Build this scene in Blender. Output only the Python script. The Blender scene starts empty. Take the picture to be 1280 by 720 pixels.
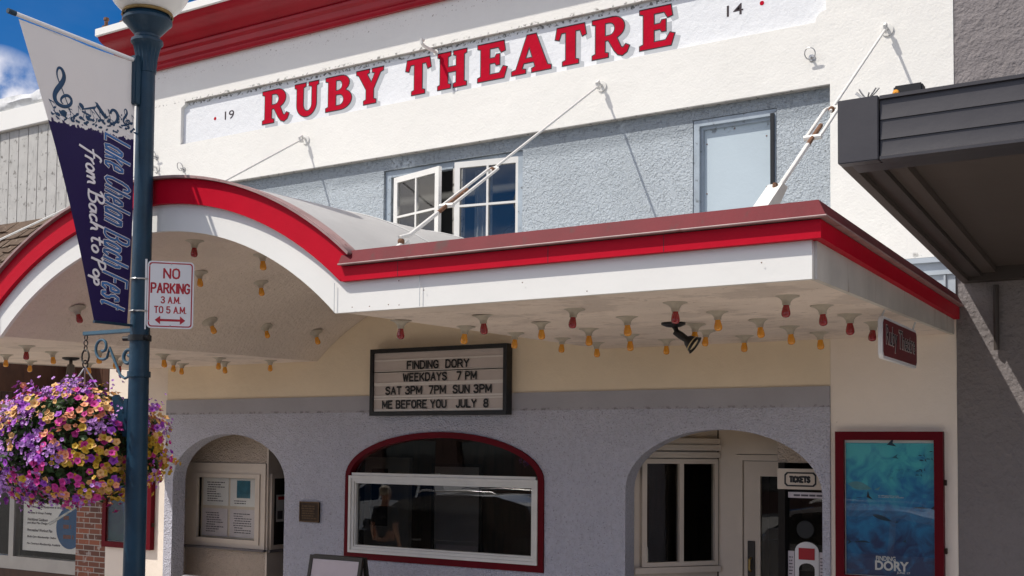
import bpy, bmesh, math, random
from mathutils import Vector, Matrix, Quaternion, noise as mnoise
random.seed(7)
R = math.radians
scene = bpy.context.scene
COL = scene.collection

# ------------------------------------------------------------------ camera
yaw, pitch, roll = R(31.36), R(2.69), R(.515)
f_ = Vector((-math.sin(yaw), math.cos(yaw), 0)); r_ = Vector((math.cos(yaw), math.sin(yaw), 0)); u_ = Vector((0, 0, 1))
f2 = f_*math.cos(pitch)+u_*math.sin(pitch); u2 = u_*math.cos(pitch)-f_*math.sin(pitch)
r3 = r_*math.cos(roll)+u2*math.sin(roll); u3 = u2*math.cos(roll)-r_*math.sin(roll)
cam = bpy.data.objects.new('camera', bpy.data.cameras.new('camera')); COL.objects.link(cam)
M = Matrix((r3, u3, -f2)).transposed().to_4x4(); M.translation = (0, -9.2, 2.2)
cam.matrix_world = M
cam.data.sensor_width = 36; cam.data.lens = 36*1390/1280; cam.data.shift_y = (495.8-360)/1280
cam.data.clip_start = .05; cam.data.clip_end = 2000
scene.camera = cam

# ------------------------------------------------------------------ world, sun, exposure
SUN = Vector((.223, .25, -.459)).normalized()
w = bpy.data.worlds.new('World'); scene.world = w; w.use_nodes = True
nt = w.node_tree; nt.nodes.clear()
N = nt.nodes.new; L = nt.links.new
out = N('ShaderNodeOutputWorld'); bg = N('ShaderNodeBackground'); bg.inputs[1].default_value = .138
sky = N('ShaderNodeTexSky'); sky.sky_type = 'NISHITA'; sky.sun_disc = False
sky.sun_elevation = math.asin(-SUN.z); sky.sun_rotation = math.atan2(-SUN.x, -SUN.y)
sky.air_density = .6; sky.dust_density = .3; sky.ozone_density = 5
tc = N('ShaderNodeTexCoord'); mp = N('ShaderNodeMapping'); mp.inputs['Scale'].default_value = (1, 1, 2.6)
mp.inputs['Location'].default_value = (.8, .4, .25)
nz = N('ShaderNodeTexNoise'); nz.inputs['Scale'].default_value = 2.3; nz.inputs['Detail'].default_value = 9; nz.inputs['Roughness'].default_value = .58
rp = N('ShaderNodeValToRGB'); rp.color_ramp.elements[0].position = .41; rp.color_ramp.elements[1].position = .66
rp.color_ramp.elements[0].color = (0, 0, 0, 1); rp.color_ramp.elements[1].color = (1, 1, 1, 1)
mx = N('ShaderNodeMix'); mx.data_type = 'RGBA'
hs = N('ShaderNodeHueSaturation'); hs.inputs['Saturation'].default_value = 1.35; hs.inputs['Value'].default_value = .66
L(tc.outputs['Generated'], mp.inputs[0]); L(mp.outputs[0], nz.inputs[0])
v2 = N('ShaderNodeVectorMath'); v2.operation = 'DOT_PRODUCT'; v2.inputs[1].default_value = Vector((-.76, -.56, .33)).normalized()   # cloud bank added out of view in the south-west for the upper panes to mirror
m2 = N('ShaderNodeMapRange'); m2.inputs[1].default_value = .85; m2.inputs[2].default_value = .99; m2.inputs[4].default_value = .12
a2 = N('ShaderNodeMath'); L(tc.outputs['Generated'], v2.inputs[0]); L(v2.outputs['Value'], m2.inputs[0]); L(nz.outputs[0], a2.inputs[0]); L(m2.outputs[0], a2.inputs[1]); L(a2.outputs[0], rp.inputs[0])
L(sky.outputs[0], hs.inputs['Color'])
vm = N('ShaderNodeVectorMath'); vm.operation = 'DOT_PRODUCT'; vm.inputs[1].default_value = Vector((-.775, .545, .32)).normalized()
mk0 = N('ShaderNodeMapRange'); mk0.inputs[1].default_value = .86; mk0.inputs[2].default_value = .97; mk0.inputs[3].default_value = 1; mk0.inputs[4].default_value = .03   # clear patch of sky in the north-west
ml = N('ShaderNodeMath'); ml.operation = 'MULTIPLY'
L(tc.outputs['Generated'], vm.inputs[0]); L(vm.outputs['Value'], mk0.inputs[0]); L(rp.outputs[0], ml.inputs[0]); L(mk0.outputs[0], ml.inputs[1])
v3 = N('ShaderNodeVectorMath'); v3.operation = 'DOT_PRODUCT'; v3.inputs[1].default_value = Vector((-.805, .53, .262)).normalized()   # small cloud low in the north-west
m3 = N('ShaderNodeMapRange'); m3.inputs[1].default_value = .9985; m3.inputs[2].default_value = .9999
n3 = N('ShaderNodeTexNoise'); n3.inputs['Scale'].default_value = 26; n3.inputs['Detail'].default_value = 7
r3n = N('ShaderNodeMapRange'); r3n.inputs[1].default_value = .36; r3n.inputs[2].default_value = .62
x3 = N('ShaderNodeMath'); x3.operation = 'MULTIPLY'; y3 = N('ShaderNodeMath'); y3.operation = 'MAXIMUM'
L(tc.outputs['Generated'], v3.inputs[0]); L(v3.outputs['Value'], m3.inputs[0]); L(tc.outputs['Generated'], n3.inputs[0]); L(n3.outputs[0], r3n.inputs[0])
L(m3.outputs[0], x3.inputs[0]); L(r3n.outputs[0], x3.inputs[1]); L(x3.outputs[0], y3.inputs[0]); L(ml.outputs[0], y3.inputs[1])
L(y3.outputs[0], mx.inputs[0]); L(hs.outputs[0], mx.inputs[6]); mx.inputs[7].default_value = (9.0, 8.3, 7.6, 1)
L(mx.outputs[2], bg.inputs[0]); L(bg.outputs[0], out.inputs[0])
sl = bpy.data.lights.new('sun', 'SUN'); sl.energy = 3.2; sl.angle = R(.5); sl.color = (1, .945, .86)
so = bpy.data.objects.new('sun', sl); COL.objects.link(so); so.rotation_euler = SUN.to_track_quat('-Z', 'Y').to_euler()
so.location = (-8, -14, 20)
vs = scene.view_settings; vs.view_transform = 'Standard'; vs.look = 'None'; vs.gamma = 1; vs.exposure = .42
scene.cycles.max_bounces = 8; scene.cycles.diffuse_bounces = 4; scene.cycles.glossy_bounces = 4; scene.cycles.transparent_max_bounces = 12
scene.cycles.caustics_reflective = False; scene.cycles.caustics_refractive = False

# ------------------------------------------------------------------ materials
def srgb(h):
    h = h.lstrip('#'); v = [int(h[i:i+2], 16)/255 for i in (0, 2, 4)]
    return tuple(c/12.92 if c <= .04045 else ((c+.055)/1.055)**2.4 for c in v)
def mk(name, col, rough=.6, bump=(), var=None, spots=(), bands=(), streaks=None, metal=0., spec=.4, coat=0., sss=0.):
    m = bpy.data.materials.new(name); m.use_nodes = True
    t = m.node_tree; n = t.nodes; l = t.links
    b = n['Principled BSDF']; b.inputs['Roughness'].default_value = rough; b.inputs['Metallic'].default_value = metal
    b.inputs['Specular IOR Level'].default_value = spec; b.inputs['Coat Weight'].default_value = coat
    c = n.new('ShaderNodeTexCoord').outputs['Object']
    def noise(scale, det=4, rgh=.55, vec=None):
        x = n.new('ShaderNodeTexNoise'); x.inputs['Scale'].default_value = scale; x.inputs['Detail'].default_value = det
        x.inputs['Roughness'].default_value = rgh; l.new(vec or c, x.inputs['Vector']); return x.outputs[0]
    def mr(v, a, b_, lo=0., hi=1.):
        x = n.new('ShaderNodeMapRange'); l.new(v, x.inputs[0])
        for i, q in enumerate((a, b_, lo, hi)): x.inputs[i+1].default_value = q
        return x.outputs[0]
    def math_(op, a, b_):
        x = n.new('ShaderNodeMath'); x.operation = op
        for i, q in enumerate((a, b_)):
            if isinstance(q, (int, float)): x.inputs[i].default_value = q
            else: l.new(q, x.inputs[i])
        return x.outputs[0]
    def mix(fac, a, colb):
        x = n.new('ShaderNodeMix'); x.data_type = 'RGBA'; l.new(fac, x.inputs[0])
        if isinstance(a, tuple): x.inputs[6].default_value = (*a, 1)
        else: l.new(a, x.inputs[6])
        x.inputs[7].default_value = (*colb, 1); return x.outputs[2]
    cur = tuple(col)
    if var:
        for sc_, amt in var:
            cc = tuple(q*(1-amt) for q in col)
            cur = mix(mr(noise(sc_, 5, .6), .35, .7), cur, cc) if isinstance(cur, tuple) else mix(mr(noise(sc_, 5, .6), .45, .75, 0, .6), cur, cc)
    for sc_, th, sc2, amt in spots:     # small worn or dirty spots
        cur = mix(mr(noise(sc_, 6, .65), th, th+.07, 0, amt), cur, sc2)
    if streaks:
        sx, th, sc2, amt = streaks
        mp_ = n.new('ShaderNodeMapping'); mp_.inputs['Scale'].default_value = (sx, sx, sx*.12); l.new(c, mp_.inputs[0])
        cur = mix(mr(noise(1, 4, .6, mp_.outputs[0]), th, th+.12, 0, amt), cur, sc2)
    for z0, z1, sc_, th, sc2, amt in bands:   # noisy colour band along a horizontal edge, such as mildew
        s = n.new('ShaderNodeSeparateXYZ'); l.new(c, s.inputs[0])
        mk_ = math_('MULTIPLY', mr(s.outputs[2], z0, z0+.25*(z1-z0)), mr(s.outputs[2], z1, z1-.02))
        cur = mix(math_('MULTIPLY', mk_, mr(noise(sc_, 5, .6), th, th+.1, 0, amt)), cur, sc2)
    if isinstance(cur, tuple): b.inputs['Base Color'].default_value = (*cur, 1)
    else: l.new(cur, b.inputs['Base Color'])
    prev = None
    for sc_, dist, kind in bump:
        if kind == 'v':
            x = n.new('ShaderNodeTexVoronoi'); x.inputs['Scale'].default_value = sc_; l.new(c, x.inputs['Vector']); o_ = x.outputs[0]
        else: o_ = noise(sc_, 5 if kind == 'n' else 2, .6)
        bp = n.new('ShaderNodeBump'); bp.inputs['Strength'].default_value = 1; bp.inputs['Distance'].default_value = dist
        l.new(o_, bp.inputs['Height'])
        if prev: l.new(prev, bp.inputs['Normal'])
        prev = bp.outputs[0]
    if prev: l.new(prev, b.inputs['Normal'])
    m['nodes'] = 1
    return m
def glass(name, tint=.8, base=.045):
    m = bpy.data.materials.new(name); m.use_nodes = True; t = m.node_tree; n = t.nodes; l = t.links; n.clear()
    o = n.new('ShaderNodeOutputMaterial'); mxs = n.new('ShaderNodeMixShader'); tr = n.new('ShaderNodeBsdfTransparent'); gl = n.new('ShaderNodeBsdfGlossy')
    tr.inputs[0].default_value = (tint, tint, tint*.98, 1); gl.inputs['Roughness'].default_value = .012
    lw = n.new('ShaderNodeLayerWeight'); lw.inputs[0].default_value = .5
    p = n.new('ShaderNodeMath'); p.operation = 'POWER'; p.inputs[1].default_value = 5; l.new(lw.outputs['Facing'], p.inputs[0])
    a = n.new('ShaderNodeMath'); a.operation = 'MULTIPLY_ADD'; a.inputs[1].default_value = .9; a.inputs[2].default_value = base; l.new(p.outputs[0], a.inputs[0])
    nz_ = n.new('ShaderNodeTexNoise'); nz_.inputs['Scale'].default_value = 1.7; bp = n.new('ShaderNodeBump'); bp.inputs['Distance'].default_value = .0015; bp.inputs['Strength'].default_value = .6
    tcx = n.new('ShaderNodeTexCoord'); l.new(tcx.outputs['Object'], nz_.inputs[0]); l.new(nz_.outputs[0], bp.inputs['Height']); l.new(bp.outputs[0], gl.inputs['Normal'])
    l.new(a.outputs[0], mxs.inputs[0]); l.new(tr.outputs[0], mxs.inputs[1]); l.new(gl.outputs[0], mxs.inputs[2]); l.new(mxs.outputs[0], o.inputs[0])
    return m
MIL = (.05, .045, .04)
WHITE = (.80, .785, .745)
m_white = mk('white_stucco', WHITE, .75, [(7, .006, 'n'), (45, .003, 'n')], [(1.1, .06), (14, .05)],
    bands=[(6.60, 6.80, 34, .60, (.16, .10, .06), .85), (6.33, 6.37, 18, .52, MIL, .8), (3.5, 3.8, 12, .55, MIL, .6)], spots=[(3.2, .74, (.45, .40, .33), .5)])
m_panel = mk('name_panel_paint', (.75, .765, .79), .7, [(11, .009, 'n'), (75, .003, 'n')], [(1.5, .05), (20, .03)],
    bands=[(6.285, 6.34, 26, .50, MIL, .9)])
m_reveal = mk('dirty_reveal', (.45, .43, .40), .8, [(50, .004, 'n')], [(6, .3)], spots=[(22, .56, MIL, .85)])
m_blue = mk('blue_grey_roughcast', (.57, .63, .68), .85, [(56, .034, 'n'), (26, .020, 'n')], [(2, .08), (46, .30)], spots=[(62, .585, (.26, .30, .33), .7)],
    bands=[(5.13, 5.30, 24, .53, (.07, .07, .065), .8), (5.0, 5.30, 3, .30, (.33, .37, .41), .75)])  # top edge: mildew spots, then a broad near-even darker blue-grey
m_bluetrim = mk('blue_grey_trim', (.36, .42, .48), .6, [(60, .002, 'n')], [(5, .25)], spots=[(18, .60, MIL, .7)])
m_board = mk('light_blue_board', (.45, .53, .585), .55, [(30, .0015, 'n')], [(2, .06)], bands=[(5.02, 5.14, 16, .55, (.10, .10, .10), .7)])
m_cream = mk('cream_stucco', (.90, .76, .57), .75, [(7, .008, 'n'), (60, .002, 'n')], [(.8, .16), (9, .08)], spots=[(9, .70, (.25, .19, .13), .6)])
m_pil = mk('pale_cream_paint', (.90, .80, .70), .7, [(7, .008, 'n'), (60, .0025, 'n')], [(1.2, .10)], spots=[(8, .69, (.2, .15, .11), .6)])
m_grey = mk('grey_arcade_stucco', (.53, .53, .61), .85, [(18, .016, 'n'), (55, .011, 'v')], [(.9, .14), (26, .28)], spots=[(60, .59, (.15, .14, .15), .6)], streaks=(7, .64, (.22, .21, .22), .5))
m_greysm = mk('grey_smooth_band', (.40, .39, .425), .8, [(30, .003, 'n')], [(2, .12)], bands=[(2.48, 2.60, 20, .5, (.13, .12, .12), .7)])
m_tan = mk('tan_stucco', (.58, .47, .38), .85, [(24, .02, 'n'), (50, .01, 'v')], [(2, .15), (24, .2)])
m_red = mk('red_enamel', (.52, .002, .020), .5, [(30, .0012, 'n')], [(2.5, .12)], spots=[(30, .735, (.62, .30, .28), .5)], spec=.12)
m_redcor = mk('red_cornice_paint', (.36, .004, .016), .33, [(14, .002, 'n')], [(2, .18)], spots=[(24, .74, (.5, .28, .26), .45), (8, .73, (.12, .01, .02), .6)], spec=.28)
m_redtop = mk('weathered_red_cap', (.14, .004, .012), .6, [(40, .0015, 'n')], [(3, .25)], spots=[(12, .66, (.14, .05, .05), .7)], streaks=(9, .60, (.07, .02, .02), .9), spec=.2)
m_fascia = mk('white_fascia_paint', (.82, .81, .78), .5, [(20, .0012, 'n')], [(1.4, .05)], spots=[(20, .765, (.25, .18, .14), .6)])
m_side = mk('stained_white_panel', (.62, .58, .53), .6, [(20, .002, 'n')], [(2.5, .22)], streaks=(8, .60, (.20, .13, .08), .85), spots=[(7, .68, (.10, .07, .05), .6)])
m_soffit = mk('pinkish_soffit_stucco', (.86, .74, .65), .8, [(14, .012, 'n'), (50, .004, 'n')], [(1.6, .18), (10, .10)], spots=[(2.2, .53, (.52, .44, .39), .5), (6, .58, (.62, .50, .42), .6), (15, .63, (.26, .20, .17), .7)])
m_vault = mk('vault_stucco', (.80, .69, .60), .85, [(22, .022, 'n'), (60, .006, 'n')], [(1.3, .12), (14, .10)])
m_roof = mk('grey_membrane_roof', (.46, .46, .455), .55, [(4, .008, 'n')], [(1.5, .12)], spots=[(6, .68, (.28, .27, .26), .6)])
m_drip = mk('drip_edge_metal', (.40, .26, .25), .5, [(30, .001, 'n')], [(6, .35)], spots=[(14, .60, (.16, .03, .03), .7)])
m_whitemetal = mk('white_painted_steel', (.74, .73, .70), .45, [(40, .001, 'n')], [(12, .12)], spots=[(26, .68, (.30, .13, .05), .9)])
m_rust = mk('rusty_steel', (.20, .095, .05), .8, [(60, .004, 'n')], [(30, .5)], spots=[(40, .62, (.62, .55, .48), .8)])
m_frame = mk('white_window_paint', (.74, .73, .70), .5, [(40, .001, 'n')], [(6, .10)], spots=[(20, .70, (.25, .22, .2), .6)])
m_cwood = mk('cream_woodwork', (.70, .60, .50), .5, [(30, .001, 'n')], [(3, .10)])
m_redframe = mk('dark_red_frame', (.125, .002, .008), .5, [(30, .0008, 'n')], [(4, .18)], spec=.12)
m_black = mk('black_paint', (.012, .012, .013), .4, [(40, .0005, 'n')], [(8, .2)])
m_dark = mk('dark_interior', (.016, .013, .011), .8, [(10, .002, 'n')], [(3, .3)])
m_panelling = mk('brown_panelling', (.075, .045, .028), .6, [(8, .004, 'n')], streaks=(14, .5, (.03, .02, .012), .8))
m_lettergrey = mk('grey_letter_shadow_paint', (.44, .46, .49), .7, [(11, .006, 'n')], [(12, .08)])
m_letterblack = mk('letter_outline_paint', (.03, .015, .022), .6, [(30, .001, 'n')], [(10, .2)])
m_letterred = mk('letter_red_paint', (.46, .002, .022), .8, [(11, .005, 'n'), (70, .002, 'n')], [(8, .15)], spec=.08)
m_porc = mk('porcelain_socket', (.50, .45, .37), .4, [(30, .001, 'n')], [(20, .2)], spots=[(50, .68, (.25, .2, .15), .6)])
def bulbmat(name, col):
    m = mk(name, col, .10, [(60, .0004, 'n')], [(16, .15)], spec=.6, coat=.5); b = m.node_tree.nodes['Principled BSDF']
    b.inputs['Subsurface Weight'].default_value = .25; b.inputs['Subsurface Radius'].default_value = (.02, .01, .005); b.inputs['Subsurface Scale'].default_value = .5
    return m
m_bred = bulbmat('red_bulb_glass', (.32, .005, .010)); m_bamb = bulbmat('amber_bulb_glass', (.85, .36, .018))
m_pole = mk('blue_post_paint', (.010, .042, .078), .38, [(20, .003, 'n'), (90, .0015, 'n')], [(5, .35)], spots=[(16, .70, (.10, .17, .22), .7)], spec=.35)
m_bracket = mk('lighter_blue_bracket', (.055, .125, .18), .4, [(30, .001, 'n')], [(9, .25)])
m_globe = mk('milky_globe', (.86, .84, .80), .25, [(6, .002, 'n')], [(3, .05)], spec=.5)
m_globe.node_tree.nodes['Principled BSDF'].inputs['Subsurface Weight'].default_value = .5
m_globe.node_tree.nodes['Principled BSDF'].inputs['Subsurface Radius'].default_value = (.2, .2, .2)
m_ochre = mk('ochre_gasket', (.30, .19, .06), .7, [(40, .002, 'n')], [(12, .4)])
m_steel = mk('galvanised_steel', (.50, .50, .50), .4, [(50, .0006, 'n')], [(15, .15)], metal=.8)
m_wire = mk('dark_wire', (.05, .045, .04), .5, [(50, .0005, 'n')], [(10, .2)], metal=.4)
m_signwhite = mk('sign_white', (.80, .79, .80), .35, [(5, .0008, 'n')], [(3, .05)])
m_signred = mk('sign_red', (.42, .012, .022), .4, [(30, .0005, 'n')], [(8, .08)])
m_lboard = mk('translucent_letter_panel', (.56, .49, .455), .45, [(8, .001, 'n')], [(3, .12), (20, .05)], spots=[(30, .72, (.4, .35, .3), .5)])
m_rail = mk('clear_letter_rail', (.72, .67, .63), .3, [(30, .0005, 'n')], [(8, .08)])
m_bronze = mk('bronze_plaque', (.040, .022, .012), .4, [(90, .002, 'n')], [(20, .3)], metal=.6)
m_charcoal = mk('charcoal_metal', (.040, .037, .043), .42, [(3, .004, 'n')], [(1.5, .15)], spots=[(30, .75, (.12, .11, .12), .5)], spec=.5)
m_cansoff = mk('brown_metal_soffit', (.085, .068, .060), .6, [(4, .003, 'n')], [(1, .15)])
m_canbeam = mk('dark_brown_beam', (.055, .045, .041), .55, [(6, .003, 'n')], [(2, .15)])
m_ngrey = mk('mauve_grey_stucco', (.235, .212, .212), .9, [(11, .03, 'n'), (40, .010, 'n')], [(2, .12), (18, .15)])
m_flash = mk('blue_grey_flashing', (.45, .50, .55), .45, [(8, .002, 'n')], [(3, .15)], metal=.2)
m_brown = mk('dark_brown_boards', (.085, .036, .020), .6, [(12, .003, 'n')], [(4, .4)], streaks=(10, .55, (.03, .015, .01), .7))
m_alum = mk('aluminium_mullion', (.40, .38, .36), .4, [(30, .0006, 'n')], [(4, .12)], metal=.5)
m_plastic = mk('clear_plastic_sheet', (.70, .71, .72), .18, [(7, .02, 'n')], [(5, .25)], spec=.6)
m_silver = mk('silvered_tape', (.55, .56, .58), .25, [(30, .004, 'n')], [(10, .3)], metal=.6)
m_concrete = mk('sidewalk_concrete', (.62, .57, .51), .85, [(60, .003, 'n')], [(.8, .12), (20, .12)])
m_asphalt = mk('street_asphalt', (.14, .135, .13), .9, [(80, .006, 'n')], [(.6, .18), (40, .3)])
m_paper = mk('notice_paper', (.68, .62, .66), .6, [(9, .003, 'n')], [(6, .12)])
m_ink = mk('printed_ink', (.10, .09, .11), .7, [(30, .0003, 'n')], [(20, .1)])
m_teal = mk('teal_print', (.03, .17, .26), .5, [(20, .0005, 'n')], [(9, .4)])
g_front = glass('display_glass', .75, .11); g_case = glass('case_glass', .97, .04); g_up = glass('casement_glass', .85, .07)

# ------------------------------------------------------------------ mesh helpers
def link(name, me, mat, parent=None):
    o = bpy.data.objects.new(name, me); COL.objects.link(o)
    if mat: me.materials.clear(); me.materials.append(mat)
    if parent is not None:
        o.parent = parent; o.matrix_parent_inverse = world_of(parent).inverted()
    return o
def world_of(o):
    m = Matrix.LocRotScale(o.location, o.rotation_euler, o.scale)
    if o.parent is not None: m = world_of(o.parent) @ o.matrix_parent_inverse @ m
    return m
def tag(o, label, cat, group=None):
    o['label'] = label; o['category'] = cat
    if group: o['group'] = group
    return o
def thing(name, label, cat, loc=(0, 0, 0), group=None):
    o = bpy.data.objects.new(name, None); COL.objects.link(o); o.location = loc; o.empty_display_size = .1
    return tag(o, label, cat, group)
class MB:
    def __init__(s): s.bm = bmesh.new()
    def box(s, x0, x1, y0, y1, z0, z1, rot=None, c=None):
        r = bmesh.ops.create_cube(s.bm, size=1)['verts']
        for v in r:
            v.co = Vector(((x0+x1)/2+v.co.x*(x1-x0), (y0+y1)/2+v.co.y*(y1-y0), (z0+z1)/2+v.co.z*(z1-z0)))
            if rot: v.co = rot @ (v.co-Vector(c))+Vector(c)
        return s
    def tube(s, pts, r, seg=8, cap=True):
        pts = [Vector(p) for p in pts]; n = len(pts); rs = r if isinstance(r, (list, tuple)) else [r]*n
        rings = []; up = None
        for i, p in enumerate(pts):
            d = (pts[min(i+1, n-1)]-pts[max(i-1, 0)]).normalized()
            if up is None: up = Vector((0, 0, 1)) if abs(d.z) < .9 else Vector((1, 0, 0))
            a = d.cross(up).normalized(); b = a.cross(d).normalized(); up = b
            rings.append([s.bm.verts.new(p+(a*math.cos(t)+b*math.sin(t))*rs[i]) for t in [2*math.pi*k/seg for k in range(seg)]])
        for i in range(n-1):
            for k in range(seg):
                s.bm.faces.new((rings[i][k], rings[i][(k+1) % seg], rings[i+1][(k+1) % seg], rings[i+1][k]))
        if cap:
            s.bm.faces.new(rings[0][::-1]); s.bm.faces.new(rings[-1])
        return s
    def lathe(s, prof, c=(0, 0, 0), seg=20, axis=None, cap=True, flute=None):
        c = Vector(c); q = Vector((0, 0, 1)).rotation_difference(Vector(axis)) if axis is not None else Quaternion()
        rings = []
        for i, (r, z) in enumerate(prof):
            rings.append([s.bm.verts.new(c+q @ Vector((r*(1+(flute(i, k) if flute else 0))*math.cos(2*math.pi*k/seg), r*(1+(flute(i, k) if flute else 0))*math.sin(2*math.pi*k/seg), z))) for k in range(seg)])
        for i in range(len(prof)-1):
            for k in range(seg):
                s.bm.faces.new((rings[i][k], rings[i][(k+1) % seg], rings[i+1][(k+1) % seg], rings[i+1][k]))
        if cap: s.bm.faces.new(rings[0][::-1]); s.bm.faces.new(rings[-1])
        return s
    def sphere(s, c, r, seg=20, ring=12, sc=(1, 1, 1)):
        v = bmesh.ops.create_uvsphere(s.bm, u_segments=seg, v_segments=ring, radius=r)['verts']
        for q in v: q.co = Vector((q.co.x*sc[0], q.co.y*sc[1], q.co.z*sc[2]))+Vector(c)
        return s
    def prism(s, poly, ex):
        """poly: list of 3-D points, ex: extrusion vector"""
        a = [s.bm.verts.new(Vector(p)) for p in poly]; b = [s.bm.verts.new(Vector(p)+Vector(ex)) for p in poly]
        s.bm.faces.new(a); s.bm.faces.new(b[::-1]); n = len(a)
        for i in range(n): s.bm.faces.new((a[i], b[i], b[(i+1) % n], a[(i+1) % n]))
        return s
    def sweep(s, prof, path):
        """profile (outward offset, z) swept along a plan path with mitred corners"""
        P = [Vector(p) for p in path]; n = len(P); rings = []
        for i in range(n):
            ns = []
            if i > 0: d = (P[i]-P[i-1]).normalized(); ns.append(Vector((d.y, -d.x)))
            if i < n-1: d = (P[i+1]-P[i]).normalized(); ns.append(Vector((d.y, -d.x)))
            nn = ns[0] if len(ns) == 1 or (ns[0]-ns[1]).length < 1e-4 else ns[0]+ns[1]
            rings.append([s.bm.verts.new((P[i].x+nn.x*o, P[i].y+nn.y*o, z)) for o, z in prof])
        m = len(prof)
        for i in range(n-1):
            for k in range(m): s.bm.faces.new((rings[i][k], rings[i][(k+1) % m], rings[i+1][(k+1) % m], rings[i+1][k]))
        s.bm.faces.new(rings[0][::-1]); s.bm.faces.new(rings[-1])
        return s
    def grid(s, fn, nu, nv):
        V = [[s.bm.verts.new(fn(i/nu, j/nv)) for j in range(nv+1)] for i in range(nu+1)]
        for i in range(nu):
            for j in range(nv): s.bm.faces.new((V[i][j], V[i+1][j], V[i+1][j+1], V[i][j+1]))
        return s
    def mesh(s, name, smooth=False, bevel=0, angle=40):
        bm = s.bm
        if bevel:
            bmesh.ops.bevel(bm, geom=[e for e in bm.edges if len(e.link_faces) == 2 and e.calc_face_angle(0) > .6], offset=bevel, segments=2, affect='EDGES', clamp_overlap=True)
        bmesh.ops.recalc_face_normals(bm, faces=bm.faces)
        me = bpy.data.meshes.new(name); bm.to_mesh(me); bm.free()
        if smooth:
            me.polygons.foreach_set('use_smooth', [True]*len(me.polygons))
            me.set_sharp_from_angle(angle=R(angle))
        return me
    def build(s, name, mat, parent=None, smooth=False, bevel=0, angle=40):
        return link(name, s.mesh(name, smooth, bevel, angle), mat, parent)
def curve_mesh(cu):
    o = bpy.data.objects.new('tmp', cu); COL.objects.link(o)
    dg = bpy.context.evaluated_depsgraph_get(); dg.update()
    me = bpy.data.meshes.new_from_object(o.evaluated_get(dg)); bpy.data.objects.remove(o); bpy.data.curves.remove(cu)
    return me
def flat_mesh(contours, th, offset=0):
    cu = bpy.data.curves.new('tmp', 'CURVE'); cu.dimensions = '2D'; cu.fill_mode = 'BOTH'; cu.extrude = th/2; cu.offset = offset
    for c in contours:
        sp = cu.splines.new('POLY'); sp.points.add(len(c)-1); sp.use_cyclic_u = True
        for p, q in zip(sp.points, c): p.co = (q[0], q[1], 0, 1)
    return curve_mesh(cu)
def xf(me, o, xd, yd):
    """put a mesh drawn in its XY plane at origin o with axes xd, yd"""
    xd = Vector(xd).normalized(); yd = Vector(yd).normalized(); zd = xd.cross(yd)
    m = Matrix((xd, yd, zd)).transposed().to_4x4(); m.translation = Vector(o); me.transform(m); return me
FX, FZ = (1, 0, 0), (0, 0, 1)
def plate(name, contours, yf, th, mat, parent):
    """X-Z outline with holes, front face at y = yf, th thick towards +Y"""
    return link(name, xf(flat_mesh(contours, th), (0, yf+th/2, 0), FX, FZ), mat, parent)
def text_mesh(body, wd=None, ht=None, off=0., th=.002, shear=0., align='L', spacing=1.):
    def mkc(o_):
        cu = bpy.data.curves.new('tmp', 'FONT'); cu.body = body; cu.size = 1; cu.offset = o_; cu.extrude = .001; cu.shear = shear; cu.space_character = spacing
        cu.resolution_u = 5; return curve_mesh(cu)
    a = mkc(0); xs = [v.co.x for v in a.vertices]; ys = [v.co.y for v in a.vertices]
    x0, x1, y0, y1 = min(xs), max(xs), min(ys), max(ys)
    bpy.data.meshes.remove(a); b = mkc(off)
    sy = ht/(y1-y0) if ht else None; sx = wd/(x1-x0) if wd else sy
    if sy is None: sy = sx
    cx = x0 if align == 'L' else (x0+x1)/2
    for v in b.vertices: v.co = Vector(((v.co.x-cx)*sx, (v.co.y-y0)*sy, v.co.z*(th/.002)))
    return b
def stroke_mesh(strokes, r, flat=.25, seg=3):
    cu = bpy.data.curves.new('tmp', 'CURVE'); cu.dimensions = '3D'; cu.bevel_depth = r; cu.bevel_resolution = seg; cu.use_fill_caps = True
    for s in strokes:
        sp = cu.splines.new('NURBS'); sp.points.add(len(s)-1); sp.use_endpoint_u = True; sp.order_u = 3; sp.resolution_u = 6
        for p, q in zip(sp.points, s): p.co = (q[0], q[1], 0, 1); p.radius = q[2] if len(q) > 2 else 1
    me = curve_mesh(cu)
    for v in me.vertices: v.co.z *= flat
    return me
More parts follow.
